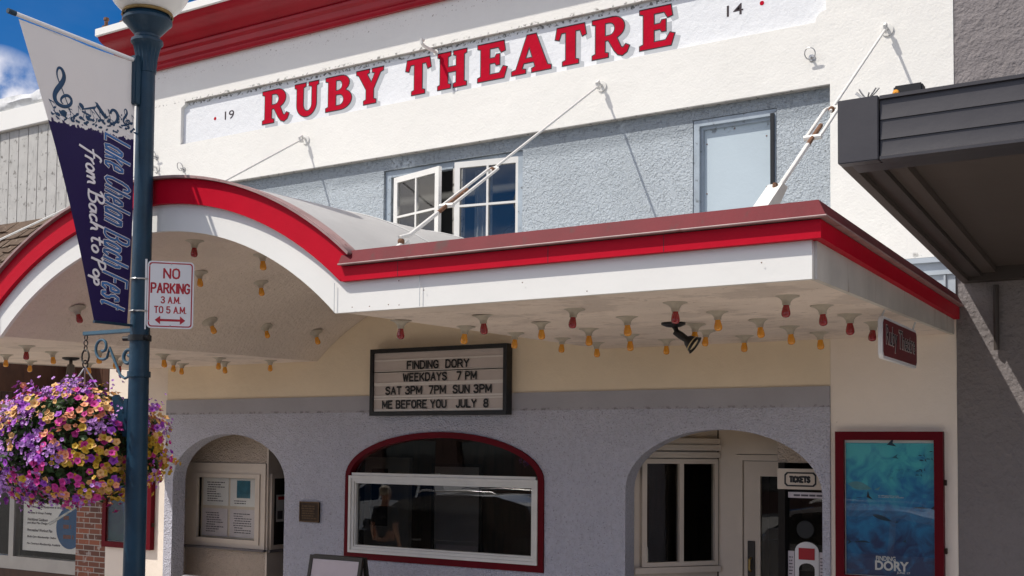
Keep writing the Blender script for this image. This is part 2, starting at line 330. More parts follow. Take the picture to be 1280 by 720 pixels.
GOTH = {'A': [[(0, 0), (.3, 1), (.6, 0)], [(.11, .34), (.49, .34)]], 'B': [[(0, 0), (0, 1), (.32, 1), (.48, .93), (.52, .76), (.46, .59), (.32, .53), (0, .53)], [(.32, .53), (.5, .45), (.56, .27), (.5, .08), (.32, 0), (0, 0)]],
 'C': [[(.55, .76), (.5, .92), (.3, 1), (.1, .92), (0, .7), (0, .3), (.1, .08), (.3, 0), (.5, .08), (.56, .24)]], 'D': [[(0, 0), (0, 1), (.28, 1), (.48, .9), (.56, .68), (.56, .32), (.48, .1), (.28, 0), (0, 0)]],
 'E': [[(.52, 1), (0, 1), (0, 0), (.52, 0)], [(0, .52), (.42, .52)]], 'F': [[(0, 0), (0, 1), (.54, 1)], [(0, .52), (.44, .52)]], 'G': [[(.55, .76), (.5, .92), (.3, 1), (.1, .92), (0, .7), (0, .3), (.1, .08), (.3, 0), (.5, .08), (.56, .25), (.56, .45), (.32, .45)]],
 'I': [[(0, 0), (0, 1)]], 'J': [[(.42, 1), (.42, .22), (.34, .05), (.2, 0), (.06, .06), (0, .22)]], 'K': [[(0, 0), (0, 1)], [(.55, 1), (0, .38)], [(.17, .57), (.58, 0)]], 'L': [[(0, 1), (0, 0), (.48, 0)]], 'M': [[(0, 0), (0, 1), (.34, .22), (.68, 1), (.68, 0)]],
 'N': [[(0, 0), (0, 1), (.56, 0), (.56, 1)]], 'O': [[(.28, 1), (.08, .93), (0, .72), (0, .28), (.08, .07), (.28, 0), (.48, .07), (.56, .28), (.56, .72), (.48, .93), (.28, 1)]], 'P': [[(0, 0), (0, 1), (.33, 1), (.5, .93), (.55, .74), (.5, .55), (.33, .47), (0, .47)]],
 'R': [[(0, 0), (0, 1), (.33, 1), (.5, .93), (.55, .76), (.5, .57), (.33, .5), (0, .5)], [(.3, .5), (.58, 0)]], 'S': [[(.54, .80), (.46, .95), (.28, 1), (.08, .94), (.01, .77), (.1, .6), (.28, .52), (.46, .44), (.55, .25), (.47, .07), (.28, 0), (.08, .05), (0, .2)]],
 'T': [[(0, 1), (.58, 1)], [(.29, 1), (.29, 0)]], 'U': [[(0, 1), (0, .27), (.08, .07), (.28, 0), (.48, .07), (.56, .27), (.56, 1)]], 'W': [[(0, 1), (.18, 0), (.37, .8), (.56, 0), (.74, 1)]], 'Y': [[(0, 1), (.29, .48), (.58, 1)], [(.29, .48), (.29, 0)]],
 '3': [[(.02, .85), (.12, .97), (.28, 1), (.46, .93), (.52, .76), (.44, .58), (.24, .53), (.46, .47), (.55, .27), (.47, .07), (.28, 0), (.08, .05), (0, .2)]], '5': [[(.5, 1), (.05, 1), (.02, .55), (.2, .63), (.4, .6), (.54, .45), (.55, .25), (.47, .07), (.28, 0), (.08, .05), (0, .2)]], '7': [[(0, 1), (.55, 1), (.2, 0)]],
 '8': [[(.28, .53), (.08, .62), (.03, .77), (.1, .94), (.28, 1), (.46, .94), (.53, .77), (.48, .62), (.28, .53), (.06, .42), (0, .25), (.08, .06), (.28, 0), (.48, .06), (.56, .25), (.5, .42), (.28, .53)]], '.': [[(0, 0), (0, .03)]],
 'a': [[(.40, .66), (.40, 0)], [(.40, .5), (.3, .68), (.12, .68), (0, .5), (0, .18), (.12, 0), (.28, .02), (.40, .2)]], 'k': [[(0, 0), (0, 1)], [(.36, .68), (0, .28)], [(.12, .4), (.38, 0)]], 'e': [[(.02, .34), (.38, .38), (.38, .56), (.28, .70), (.12, .70), (0, .52), (0, .18), (.12, 0), (.28, 0), (.4, .14)]],
 'h': [[(0, 0), (0, 1)], [(0, .5), (.12, .68), (.28, .68), (.38, .52), (.38, 0)]], 'l': [[(0, 0), (0, 1)]], 'n': [[(0, 0), (0, .7)], [(0, .48), (.12, .68), (.28, .68), (.38, .52), (.38, 0)]], 'c': [[(.38, .54), (.28, .70), (.12, .70), (0, .52), (0, .18), (.12, 0), (.28, 0), (.38, .16)]],
 's': [[(.36, .56), (.26, .69), (.1, .68), (.02, .54), (.1, .4), (.27, .32), (.36, .17), (.26, .01), (.1, .01), (0, .14)]], 't': [[(.14, .95), (.14, .12), (.22, 0), (.34, .04)], [(0, .68), (.32, .68)]]}
def gothic(body, wd, ht, r, shear=0., flat=.15, gap=.24, sp=.42):
    st = []; x = 0
    for ch in body:
        if ch == ' ': x += sp; continue
        g = GOTH[ch]; wmax = max(p[0] for q in g for p in q)
        st += [[(x+a, b) for a, b in q] for q in g]; x += wmax+gap
    x -= gap; k = (wd-2*r-shear*ht)/x
    mb = MB()
    for q in st:
        P = [Vector((r+a*k+shear*(r+b*(ht-2*r)), r+b*(ht-2*r), 0)) for a, b in q]; n = len(P)
        for i in range(n-1):
            d = (P[i+1]-P[i]).normalized()*r*.55; mb.tube([P[i]-d, P[i+1]+d], r, 8)
    me = mb.mesh('lettering')
    for v in me.vertices: v.co.z *= flat
    return me
def arc(cx, cy, rx, ry, a0, a1, n=10):
    return [(cx+rx*math.cos(R(a0+(a1-a0)*i/n)), cy+ry*math.sin(R(a0+(a1-a0)*i/n))) for i in range(n+1)]
def rect(x0, x1, z0, z1): return [(x0, z0), (x1, z0), (x1, z1), (x0, z1)]
def lines_mesh(wd, rows, lh, gap, seed=1, heavy=.75):
    """rows of word-length print too small to read, drawn in XY"""
    rr = random.Random(seed); bm = bmesh.new()
    for k in range(rows):
        y = (rows-1-k)*gap; x = rr.uniform(0, wd*.08); end = wd*rr.uniform(heavy, 1)
        while x < end-.004:
            l = min(rr.uniform(.8, 3.2)*lh*1.3, end-x); q = [bm.verts.new((x+a, y+b, 0)) for a, b in ((0, 0), (l, 0), (l, lh), (0, lh))]; bm.faces.new(q); x += l+lh*.55
    me = bpy.data.meshes.new('lines'); bm.to_mesh(me); bm.free(); return me
def structure(o): o['kind'] = 'structure'; return o
def frame4(x0, x1, z0, z1, w_, w2=None):
    return [rect(x0, x1, z0, z1), rect(x0+w_, x1-w_, z0+(w2 or w_), z1-w_)]

# ------------------------------------------------------------------ ground
mb = MB(); mb.grid(lambda u, v: Vector((-300+600*u, -300+600*v, -.13)), 4, 4)
structure(mb.build('street', m_asphalt))
mb = MB(); mb.box(-40, 30, -4.45, .0, -.2, 0); structure(mb.build('sidewalk', m_concrete, None, False, .01))
mb = MB()
mb.box(-40, 30, -4.62, -4.454, -.2, .004); structure(mb.build('kerb', mk('kerb_concrete', (.40, .39, .37), .85, [(50, .003, 'n')], [(2, .15)]), None, False, .015))

# ------------------------------------------------------------------ theatre building
XL, XR = -11.48, -1.545
T = thing('theatre_building', 'white and blue-grey stucco theatre front with red painted name RUBY THEATRE and arched ground floor', 'building', (-6.4, .1, 0))
def cham(x0, x1, z0, z1, c): return [(x0+c, z0), (x1-c, z0), (x1, z0+c), (x1, z1-c), (x1-c, z1), (x0+c, z1), (x0, z1-c), (x0, z0+c)]
lr = arc(-2.55, 5.82, .09, .09, 180, 90, 6)
hole = [(-10.31, 5.82)]+lr+[(-2.55, 6.335), (-10.25, 6.335), (-10.25, 6.30), (-10.31, 6.27)]
uw = [(XL, 3.36), (-10.06, 3.36), (-10.06, 5.275), (-2.52, 5.275), (-2.52, 3.75), (XR, 3.75), (XR, 7.32), (XL, 7.32)]
plate('upper_wall', [uw, hole], 0, .069, m_white, T)
link('wall_ledge_face', MB().box(-10.055, -2.525, .002, .066, 5.268, 5.2745).mesh('wall_ledge_face'), m_reveal, T)
link('panel_top_reveal', MB().box(-10.25, -2.56, .001, .044, 6.329, 6.3345).mesh('panel_top_reveal'), m_reveal, T)
plate('name_panel', [rect(-10.36, -2.5, 5.77, 6.38)], .045, .02, m_panel, T)
bw = [rect(-10.2, -2.4, 3.2, 5.5), rect(-7.27, -5.55, 4.12, 5.14), rect(-3.77, -3.0, 3.6, 5.165)]
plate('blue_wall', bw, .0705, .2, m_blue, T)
# side and back of the upper storey
mb = MB(); mb.box(XL, XL+.2, .07, 8, 0, 7.3); mb.box(XR-.2, XR, .27, 8, 0, 7.3); mb.box(XL, XR, 8, 8.2, 0, 7.3); mb.box(XL+.2, XR-.2, .3, 8, 7.0, 7.1)
mb.box(XL+.2, XR-.2, .275, 8, 2.62, 2.72)
mb.build('rear_walls', m_ngrey, T)
mb = MB(); mb.box(XL+.2, XR-.2, 1.3, 1.4, 2.75, 6.9); mb.build('upstairs_partition', mk('grey_room_wall', (.16, .165, .165), .8, [(9, .002, 'n')], [(2, .2)]), T)
# cornice
prof = [(0, 6.79), (.05, 6.785), (.06, 6.80), (.065, 6.83), (.055, 6.855), (.07, 6.87), (.075, 6.93), (.09, 6.94), (.115, 6.955), (.12, 6.985), (.10, 7.005), (.12, 7.02),
        (.15, 7.06), (.20, 7.095), (.27, 7.12), (.33, 7.14), (.37, 7.165), (.39, 7.195), (.395, 7.205), (0, 7.205)]
cor = MB().prism([(-11.37, -.001-o, z) for o, z in prof], (9.84, 0, 0)).build('cornice', m_redcor, T, True, 0, 30)
MB().box(-11.39, XR+.01, -.425, .10, 7.207, 7.30).build('coping', m_fascia, cor, False, .006)
for x in (-11.25, -10.93): MB().lathe([(.0, 7.301), (.05, 7.301), (.05, 7.32), (.022, 7.33), (.022, 7.39), (.035, 7.40), (.03, 7.43), (0, 7.43)], (x, -.37, 0), 8).build('coping_bolt', m_rust, cor)
# painted name
S = .24
GL = {}
GL['T'] = [[(.20, 0), (.64, 0), (.64, .09), (.55, .12), (.55, .86), (.69, .86), (.75, .69), (.85, .72), (.80, 1), (.04, 1), (-.01, .72), (.09, .69), (.15, .86), (.29, .86), (.29, .12), (.20, .09)]]
GL['H'] = [[(0, 0), (.42, 0), (.42, .09), (.33, .12), (.33, .45), (.62, .45), (.62, .12), (.53, .09), (.53, 0), (.95, 0), (.95, .09), (.87, .12), (.87, .88), (.95, .91), (.95, 1), (.53, 1), (.53, .91), (.62, .88), (.62, .58), (.33, .58), (.33, .88), (.42, .91), (.42, 1), (0, 1), (0, .91), (.08, .88), (.08, .12), (0, .09)]]
GL['E'] = [[(0, 0), (.76, 0), (.84, .27), (.74, .31), (.63, .14), (.34, .14), (.34, .45), (.50, .45), (.54, .38), (.63, .38), (.63, .66), (.54, .66), (.50, .58), (.34, .58), (.34, .86), (.60, .86), (.68, .71), (.79, .74), (.75, 1), (0, 1), (0, .91), (.09, .88), (.09, .12), (0, .09)]]
GL['A'] = [[(0, 0), (.36, 0), (.36, .09), (.26, .12), (.31, .27), (.58, .27), (.62, .12), (.53, .09), (.53, 0), (1.02, 0), (1.02, .09), (.93, .12), (.63, 1), (.40, 1), (.11, .12), (0, .09)], [(.35, .38), (.55, .38), (.455, .70)]]
GL['R'] = [[(0, 0), (.43, 0), (.43, .09), (.34, .12), (.34, .43), (.44, .43), (.60, .14), (.70, .02), (.82, -.02), (.94, .05), (1.0, .19), (.91, .24), (.84, .16), (.78, .19), (.66, .46)]+arc(.55, .725, .32, .275, -62, 90, 10)+[(0, 1), (0, .91), (.09, .88), (.09, .12), (0, .09)],
           [(.34, .54), (.46, .54)]+arc(.46, .71, .16, .17, -80, 90, 8)+[(.34, .88)]]
GL['B'] = [[(0, 0), (.50, 0)]+arc(.50, .29, .38, .29, -85, 62, 10)+arc(.50, .77, .30, .23, -50, 90, 8)+[(0, 1), (0, .91), (.09, .88), (.09, .12), (0, .09)],
           [(.34, .12), (.46, .12)]+arc(.46, .29, .16, .17, -85, 90, 8)+[(.34, .46)], [(.34, .57), (.44, .57)]+arc(.44, .73, .13, .155, -85, 90, 8)+[(.34, .885)]]
GL['U'] = [[(0, 1), (0, .91), (.08, .88), (.08, .36)]+arc(.48, .36, .40, .37, 180, 360, 14)+[(.88, .88), (.96, .91), (.96, 1), (.58, 1), (.58, .91), (.70, .88), (.70, .36)]+arc(.52, .36, .18, .22, 0, -180, 10)+[(.34, .88), (.44, .91), (.44, 1)]]
GL['Y'] = [[(.27, 0), (.71, 0), (.71, .09), (.62, .12), (.62, .42), (.87, .88), (.97, .91), (.97, 1), (.58, 1), (.58, .91), (.68, .88), (.54, .60), (.37, .88), (.46, .91), (.46, 1), (0, 1), (0, .91), (.08, .88), (.36, .42), (.36, .12), (.27, .09)]]
slots = [('R', -8.97, -8.57), ('U', -8.48, -8.14), ('B', -8.03, -7.67), ('Y', -7.60, -7.24), ('T', -6.94, -6.62), ('H', -6.53, -6.18), ('E', -6.04, -5.70), ('A', -5.64, -5.20), ('T', -5.15, -4.82), ('R', -4.75, -4.37), ('E', -4.26, -3.92)]
for ch, xa, xb in slots:
    g = GL[ch]; xs = [p[0] for p in g[0]]; w0, w1 = min(xs), max(xs); h = .372; z0 = 2.2+(5.87-2.2)*1.005; xa *= 1.005; xb *= 1.005
    cs = [[(xa+(p[0]-w0)/(w1-w0)*(xb-xa), z0+p[1]*h) for p in c] for c in g]
    area = sum(cs[0][i-1][0]*cs[0][i][1]-cs[0][i][0]*cs[0][i-1][1] for i in range(len(cs[0])))
    lt = link('painted_letter', xf(flat_mesh(cs, .001), (0, .0415, 0), FX, FZ), m_letterred, T)
    ot = link('letter_outline', xf(flat_mesh(cs, .001, .010), (0, .0430, 0), FX, FZ), m_letterblack, lt)
    # painted drop shade, smeared along its diagonal
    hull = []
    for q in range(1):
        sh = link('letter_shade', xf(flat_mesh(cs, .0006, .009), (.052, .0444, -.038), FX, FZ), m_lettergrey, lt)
for body, x, z, hh in (('19', -9.62, 6.03, .10), ('14', -3.44, 6.04, .10)):
    link('painted_year', xf(text_mesh(body, .15, hh, .002, .001), (x, .0435, z), FX, FZ), m_letterblack, T)
for x, z in ((-9.78, 6.07), (-3.12, 6.10)):
    link('painted_dot', xf(flat_mesh([arc(x, z, .02, .02, 0, 330, 11)], .001), (0, .0435, 0), FX, FZ), m_letterred, T)
# upper window
wf = plate('casement_window', frame4(-7.265, -5.555, 4.125, 5.135, .07, .05), .10, .06, m_bluetrim, T)
MB().box(-6.40, -6.28, .10, .15, 4.13, 5.09).build('window_mullion', m_reveal, wf)
def sash(h, e, z0, z1):
    h, e = Vector((*h, 0)), Vector((*e, 0)); d = (e-h); W = d.length
    if d.x < 0: h, e = e, h; d = e-h
    o = h+Vector((0, 0, z0)); H = z1-z0; b = .06; mid = W/2; mz = H*.5; t_ = .011
    cs = [rect(0, W, 0, H)]
    for a0, a1 in ((b, mid-t_), (mid+t_, W-b)):
        for c0, c1 in ((b, mz-t_), (mz+t_, H-b)): cs.append(rect(a0, a1, c0, c1))
    s = link('sash', xf(flat_mesh(cs, .04), o, d, FZ), m_frame, wf)
    link('pane', xf(flat_mesh([rect(b-.01, W-b+.01, b-.01, H-b+.01)], .006), o, d, FZ), g_up, s)
sash((-7.15, .115), (-6.44, -.07), 4.20, 5.055)
sash((-5.59, .125), (-6.31, .01), 4.19, 5.09)
MB().box(-7.30, -5.52, -.02, .10, 4.07, 4.12).build('window_sill', m_bluetrim, wf, False, .006)
link('curtain', MB().grid(lambda u, v: Vector((-6.34+.22*u, .42+.018*math.sin(u*22), 4.1+1.0*v)), 30, 1).mesh('curtain', True), mk('pale_curtain', (.42, .44, .46), .8, [(30, .002, 'n')], [(6, .2)]), T)
# boarded door upstairs
bd = plate('boarded_doorway', [rect(-3.765, -3.005, 3.6, 5.16), rect(-3.71, -3.055, 3.61, 5.105)], .078, .10, m_bluetrim, T)
plate('door_board', [rect(-3.715, -3.06, 3.6, 5.11)], .135, .03, m_board, bd)
plate('inner_jamb', [rect(-3.715, -3.05, 3.6, 5.11), rect(-3.685, -3.068, 3.59, 5.078)], .11, .025, m_bluetrim, bd)
MB().box(-3.052, -3.02, .055, .078, 3.6, 5.12).build('dark_jamb', m_black, bd)
# frieze, piers, arcade
lw = [(XL, 0), (-10.43, 0), (-10.43, 2.742), (-2.53, 2.742), (-2.53, 0), (XR, 0), (XR, 2.742), (XR, 3.358), (XL, 3.358)]
fr = [(-10.43, 2.742), (-2.53, 2.742), (-2.53, 3.358), (-10.43, 3.358)]
plate('frieze', [fr], 0, .2, m_cream, T)
for a, b in ((XL, -10.432), (-2.528, XR)): plate('corner_pier', [rect(a, b, 0, 3.358)], .001, .2, m_pil, T)
archL = [(-10.29, 0)]+arc(-9.405, 1.80, .885, .54, 180, 0, 24)+[(-8.52, 0)]
archR = [(-4.385, 0)]+arc(-3.49, 1.84, .895, .545, 180, 0, 24)+[(-2.595, 0)]
win = arc(-6.44, 1.895, 1.21, .47, 0, 180, 28)+[(-7.655, 1.03), (-5.228, 1.03)]
gw = [(-10.43, 0)]+archL+archR+[(-2.53, 0), (-2.53, 2.57), (-10.43, 2.57)]
plate('arcade_wall', [gw, win], -.012, .19, m_grey, T)
plate('smooth_band', [rect(-10.43, -2.53, 2.57, 2.742)], -.016, .19, m_greysm, T)
# display window
def inset(off):
    return arc(-6.44, 1.895, 1.21-off, .47-off, 0, 180, 28)+[(-7.655+off, 1.03+off*1.15), (-5.228-off, 1.03+off*1.15)]
dw = link('display_window', xf(flat_mesh([inset(.002), inset(.062)], .10), (0, .018, 0), FX, FZ), m_redframe, T)
sx0, sx1, sz0, sz1 = -7.592, -5.292, 1.10, 1.905
plate('sash_frame', frame4(sx0, sx1, sz0, sz1, .030), -.045, .06, m_frame, dw)
plate('sash_moulding', frame4(sx0+.031, sx1-.031, sz0+.031, sz1-.031, .030), -.03, .05, m_frame, dw)
plate('sash_bead', frame4(sx0+.062, sx1-.062, sz0+.062, sz1-.062, .018), -.014, .04, m_frame, dw)
plate('transom', [rect(-7.56, -5.32, 1.907, 1.935)], -.03, .06, m_frame, dw)
link('lower_pane', xf(flat_mesh([rect(sx0+.07, sx1-.07, sz0+.07, sz1-.07)], .006), (0, .02, 0), FX, FZ), g_front, dw)
link('arched_pane', xf(flat_mesh([arc(-6.44, 1.93, 1.15, .375, 0, 180, 28)], .006), (0, .05, 0), FX, FZ), g_front, dw)
# lobby behind the window
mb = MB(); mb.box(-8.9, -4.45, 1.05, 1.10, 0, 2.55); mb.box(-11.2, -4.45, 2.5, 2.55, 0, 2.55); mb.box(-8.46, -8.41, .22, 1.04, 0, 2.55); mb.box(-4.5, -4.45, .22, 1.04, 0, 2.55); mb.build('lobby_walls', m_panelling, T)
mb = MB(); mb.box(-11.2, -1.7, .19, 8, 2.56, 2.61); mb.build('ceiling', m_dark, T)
ld = plate('lobby_door', [rect(-8.20, -7.56, .1, 2.09), rect(-8.12, -7.86, 1.3, 1.96)], .98, .06, m_cwood, T)
MB().box(-8.13, -7.85, 1.01, 1.03, 1.28, 1.98).build('door_glass', m_dark, ld)
# left alcove
mb = MB(); mb.box(-10.62, -9.30, .52, .6, 2.0, 2.56); mb.box(-10.62, -9.30, .52, .6, 0, .965); mb.box(-10.72, -10.625, .18, .6, 0, 2.55); mb.build('alcove_wall', m_tan, T)
MB().box(-9.30, -9.275, .52, 2.49, 0, 2.55).build('alcove_side', m_cwood, T)
nc = plate('notice_window', [rect(-10.62, -9.30, .99, 1.998), rect(-10.44, -9.43, 1.075, 1.835)], .50, .03, m_cwood, T)
plate('notice_bead', [rect(-10.49, -9.38, 1.04, 1.87), rect(-10.42, -9.45, 1.09, 1.82)], .485, .04, m_cwood, nc)
MB().box(-10.42, -9.45, .56, .57, 1.09, 1.82).build('backboard', m_cwood, nc)
link('pane', xf(flat_mesh([rect(-10.43, -9.44, 1.08, 1.83)], .006), (0, .512, 0), FX, FZ), g_case, nc)
MB().box(-10.63, -9.26, .44, .51, .965, .99).build('notice_ledge', m_ngrey, nc, False, .008)
def xplate(cs, th, x): return xf(flat_mesh(cs, th), (x, 0, 0), (0, 1, 0), FZ)
sc2 = link('side_case', xplate([rect(.55, 1.45, .99, 1.88), rect(.595, 1.40, 1.04, 1.825)], .03, -9.258), m_cwood, T)
MB().box(-9.274, -9.268, .58, 1.42, 1.02, 1.84).build('backboard', m_dark, sc2)
link('pane', xplate([rect(.585, 1.41, 1.03, 1.835)], .005, -9.255), g_case, sc2)
MB().box(-9.274, -9.235, .525, 1.5, .955, .985).build('ledge', m_ngrey, sc2, False, .006)
# right alcove
a0, a1 = Vector((-4.40, .19, 0)), Vector((-3.84, .90, 0)); ad = (a1-a0); AW = ad.length
def aplate(name, cs, off, th, mat, par):
    nrm = Vector((ad.y, -ad.x, 0)).normalized()
    return link(name, xf(flat_mesh(cs, th), a0+nrm*off, ad, FZ), mat, par)
wa = aplate('angled_wall', [rect(0, AW, 0, 2.55), rect(.10, AW-.035, 1.14, 2.10)], -.05, .05, m_cwood, T)
aw = aplate('alcove_window', [rect(.08, AW-.02, 1.12, 2.12), rect(.13, AW*.52, 1.16, 2.075), rect(AW*.52+.045, AW-.055, 1.16, 2.075)], 0, .05, m_cwood, T)
aplate('pane', [rect(.12, AW-.05, 1.15, 2.08)], -.01, .006, g_front, aw)
for zz, oo in ((2.13, .035), (2.20, .05), (2.26, .03)): aplate('head_moulding', [rect(.0, AW-.005, zz, zz+.055)], oo*.5, oo, m_cwood, aw)
aplate('sill', [rect(.0, AW-.005, 1.06, 1.115)], .02, .06, m_cwood, aw)
mb = MB(); mb.box(-3.84, -3.66, .90, .98, 0, 2.55); mb.box(-3.66, -2.0, .90, .98, 2.17, 2.55); mb.box(-1.9, -1.8, .2, .98, 0, 2.55); mb.build('entry_wall', m_cwood, T)
MB().box(-4.45, -2.5, .19, 1.0, 2.553, 2.57).build('entry_ceiling', m_cream, T)
df = plate('entrance_door', [rect(-3.655, -2.72, 0, 2.165), rect(-3.60, -2.80, -.01, 2.11)], .885, .08, m_cwood, T)
dl = plate('door_leaf', [rect(-3.595, -2.805, .02, 2.105), rect(-3.435, -2.93, .12, 1.965)], .91, .045, m_cwood, df)
MB().box(-3.45, -2.92, .93, .94, .1, 1.98).build('door_glass', g_front, dl)
MB().box(-3.45, -2.92, 1.2, 1.22, .1, 1.98).build('dark_lobby_sheet', m_dark, df)  # near-black sheet behind the glass stands in for the dim lobby
hp = MB().box(-3.555, -3.485, .895, .909, 1.02, 1.36).build('handle_plate', m_wire, dl, False, .003)
MB().tube([(-3.52, .89, 1.20), (-3.52, .85, 1.19), (-3.52, .845, 1.10), (-3.52, .88, 1.08)], .011, 8).build('door_pull', mk('brass', (.55, .36, .12), .3, [(30, .0005, 'n')], [(20, .3)], metal=.9), hp, True)
# ticket booth
tb = MB().box(-3.12, -2.0, .45, .52, 2.10, 2.55).build('ticket_booth', m_tan, T)
MB().box(-3.10, -3.04, .40, .90, 0, 2.10).build('booth_post', m_dark, tb)
MB().box(-3.04, -2.0, .46, .50, 0, 1.16).build('booth_counter_front', m_dark, tb)
MB().box(-3.03, -2.0, .465, .472, 1.16, 1.86).build('booth_glass', g_front, tb)
MB().box(-3.03, -2.0, .86, .89, 0, 2.10).build('booth_back', m_dark, tb)
MB().lathe([(.0, 0), (.075, 0), (.08, .006), (.075, .012), (.0, .012)], (-2.875, .462, 1.52), 24, (0, -1, 0), False).build('speaking_disc', m_black, tb, True)
tsg = MB().box(-3.10, -2.50, .375, .40, 1.87, 2.05).build('ticket_sign', m_cwood, tb, False, .004)
bo = cham(-3.035, -2.755, 1.895, 2.02, .022); bi = cham(-3.022, -2.768, 1.908, 2.007, .018)
link('sign_border', xf(flat_mesh([bo, bi], .004), (0, .373, 0), FX, FZ), m_black, tsg)
link('lettering', xf(gothic('TICKETS', .19, .062, .0085), (-2.995, .3735, 1.926), FX, FZ), m_black, tsg)
st = MB().box(-3.02, -2.50, .43, .436, 1.795, 1.845).build('price_strip', m_paper, tb)
link('lettering', xf(lines_mesh(.40, 1, .016, .03, 5), (-2.99, .4285, 1.81), FX, FZ), m_ink, st)
pl = plate('teller_plate', [[(-2.965, 1.0), (-2.965, 1.33)]+arc(-2.86, 1.33, .105, .085, 180, 0, 12)+[(-2.755, 1.0)], [(-2.93, .99), (-2.93, 1.18)]+arc(-2.86, 1.18, .07, .05, 180, 0, 8)+[(-2.79, .99)]], .44, .006, m_signwhite, tb)
MB().box(-2.93, -2.79, .434, .439, 1.26, 1.36).build('red_label', m_signred, pl)
for x0, x1 in ((-3.025, -2.97), (-2.75, -2.66)):
    p_ = MB().box(x0, x1, .44, .446, 1.0, 1.33).build('price_list', m_paper, tb)
    link('lettering', xf(lines_mesh(x1-x0-.014, 9, .009, .029, 3), (x0+.007, .4385, 1.04), FX, FZ), m_ink, p_)
# flashing beside the canopy
fl = MB().box(-2.05, XR, -.012, 0.06, 3.30, 3.742).build('flashing', m_flash, T)
m_ = MB(); m_.box(-2.05, XR-.001, -.035, -.013, 3.60, 3.625); m_.box(-1.63, -1.615, -.03, -.013, 3.3, 3.598); m_.box(-2.06, XR-.001, -.045, -.013, 3.70, 3.74); m_.build('flashing_rib', m_flash, fl)

# ------------------------------------------------------------------ theatre canopy
CXv, CZv, RV = -6.355, 1.177, 2.553
CL, CR, YF = -11.09, -1.575, -3.77
K = thing('theatre_canopy', 'white canopy with red trim and an arched vault over the theatre entrance', 'canopy', (-6.33, -1.9, 3.05))
def zs(y): return .07*(y+3.75)/3.75
def xz(r, z): return math.sqrt(max(r*r-(z-CZv)**2, 0))
def ang(r, z): return math.degrees(math.asin((z-CZv)/r))
def path(r, z, n=40):
    """from left end to right end: flat at height z, then the arch of radius r, then flat"""
    a = ang(r, z); return [(CL, z)]+[(CXv+r*math.cos(R(t)), CZv+r*math.sin(R(t))) for t in [180-a-(180-2*a)*i/n for i in range(n+1)]]+[(CR, z)]
def band(name, lo, hi, yf, th, mat, par):
    return plate(name, [lo+hi[::-1]], yf, th, mat, par)
fas = band('front_fascia', path(RV, 3.05), path(RV+.20, 3.25), YF-.015, .03, m_fascia, K)
arcpts = lambda r, z: path(r, z)[1:-1]
tr = band('arched_trim', arcpts(RV+.19, 3.245), arcpts(RV+.362, 3.40), YF-.055, .05, m_red, K)
band('arched_lip', arcpts(RV+.364, 3.402), arcpts(RV+.382, 3.42), YF-.090, .12, m_drip, tr)
xa, xb = CXv+xz(RV+.2, 3.25), CXv-xz(RV+.2, 3.25)
P1 = [(xa+.0, YF), (CR, YF), (CR, -.002)]; P2 = [(CL, -.002), (CL, YF), (xb, YF)]
for pth in (P1, P2):
    t_ = MB().sweep([(.0, 3.243), (.056, 3.243), (.056, 3.335), (.0, 3.335)], pth).build('straight_trim', m_red, K)
    MB().sweep([(.0, 3.340), (.092, 3.340), (.094, 3.345), (.092, 3.349), (.0, 3.349)], pth).build('drip_edge', m_drip, t_)
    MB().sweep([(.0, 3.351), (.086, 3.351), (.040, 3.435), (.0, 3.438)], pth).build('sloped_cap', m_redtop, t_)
m_ = MB(); m_.prism([(CR+.016, YF+.016, 3.05), (CR+.016, 0, 3.125), (CR+.016, 0, 3.242), (CR+.016, YF+.016, 3.242)], (-.03, 0, 0)); m_.build('side_fascia', m_side, K)
MB().prism([(CL-.016, YF+.016, 3.05), (CL-.016, 0, 3.125), (CL-.016, 0, 3.242), (CL-.016, YF+.016, 3.242)], (.03, 0, 0)).build('side_fascia', m_side, K)
for x in (-3.95, CXv+1.737, CXv-1.741, ): MB().box(x, x+.004, YF-.0325, YF-.0305, 3.052, 3.24).build('fascia_joint', m_lettergrey, fas)
XS0, XS1 = CXv-xz(RV, 3.05), CXv+xz(RV, 3.05)
for a, b in ((XS1, CR-.015), (CL+.015, XS0)):
    MB().prism([(a, YF+.016, 3.062), (a, -.001, 3.132), (a, -.001, 3.23), (a, YF+.016, 3.16)], (b-a, 0, 0)).build('flat_soffit', m_soffit, K)
A0 = ang(RV, 3.05)
def vlt(u, v):
    t = R(180-A0-(180-2*A0)*u); y = YF+.012+(-.002-YF-.012)*v
    return Vector((CXv+RV*math.cos(t), y, CZv+RV*math.sin(t)+.012+zs(y)))
MB().grid(vlt, 48, 24).build('vault_soffit', m_vault, K, True)
ra = ang(RV+.372, 3.41)
def vrf(u, v):
    t = R(180-ra-(180-2*ra)*u); y = YF+.0+(.064-YF)*v; rr = RV+.372
    return Vector((CXv+rr*math.cos(t), y, CZv+rr*math.sin(t)+.16*v*math.sin(math.pi*u)+.02*math.sin(v*9)*math.sin(math.pi*u)*.3))
vr = MB().grid(vrf, 48, 16).build('vault_roof', m_roof, K, True)
m_ = MB()
for v in (.38, .72):
    p = [vrf(u/40, v)+Vector((0, 0, .004)) for u in range(4, 37)]; m_.tube(p, .006, 5)
m_.build('roof_seam', m_roof, vr, True)
for a, b in ((CXv+xz(RV+.3, 3.38), CR), (CL, CXv-xz(RV+.3, 3.38))): MB().box(a, b, YF+.002, -.001, 3.30, 3.405).build('flat_roof', m_roof, K)
link('vault_end_wall', xf(flat_mesh([[(CXv+RV*math.cos(R(t)), CZv+RV*math.sin(R(t))+.085) for t in [A0+(180-2*A0)*i/30 for i in range(31)]]], .06), (0, .032, 0), FX, FZ), m_cream, T)

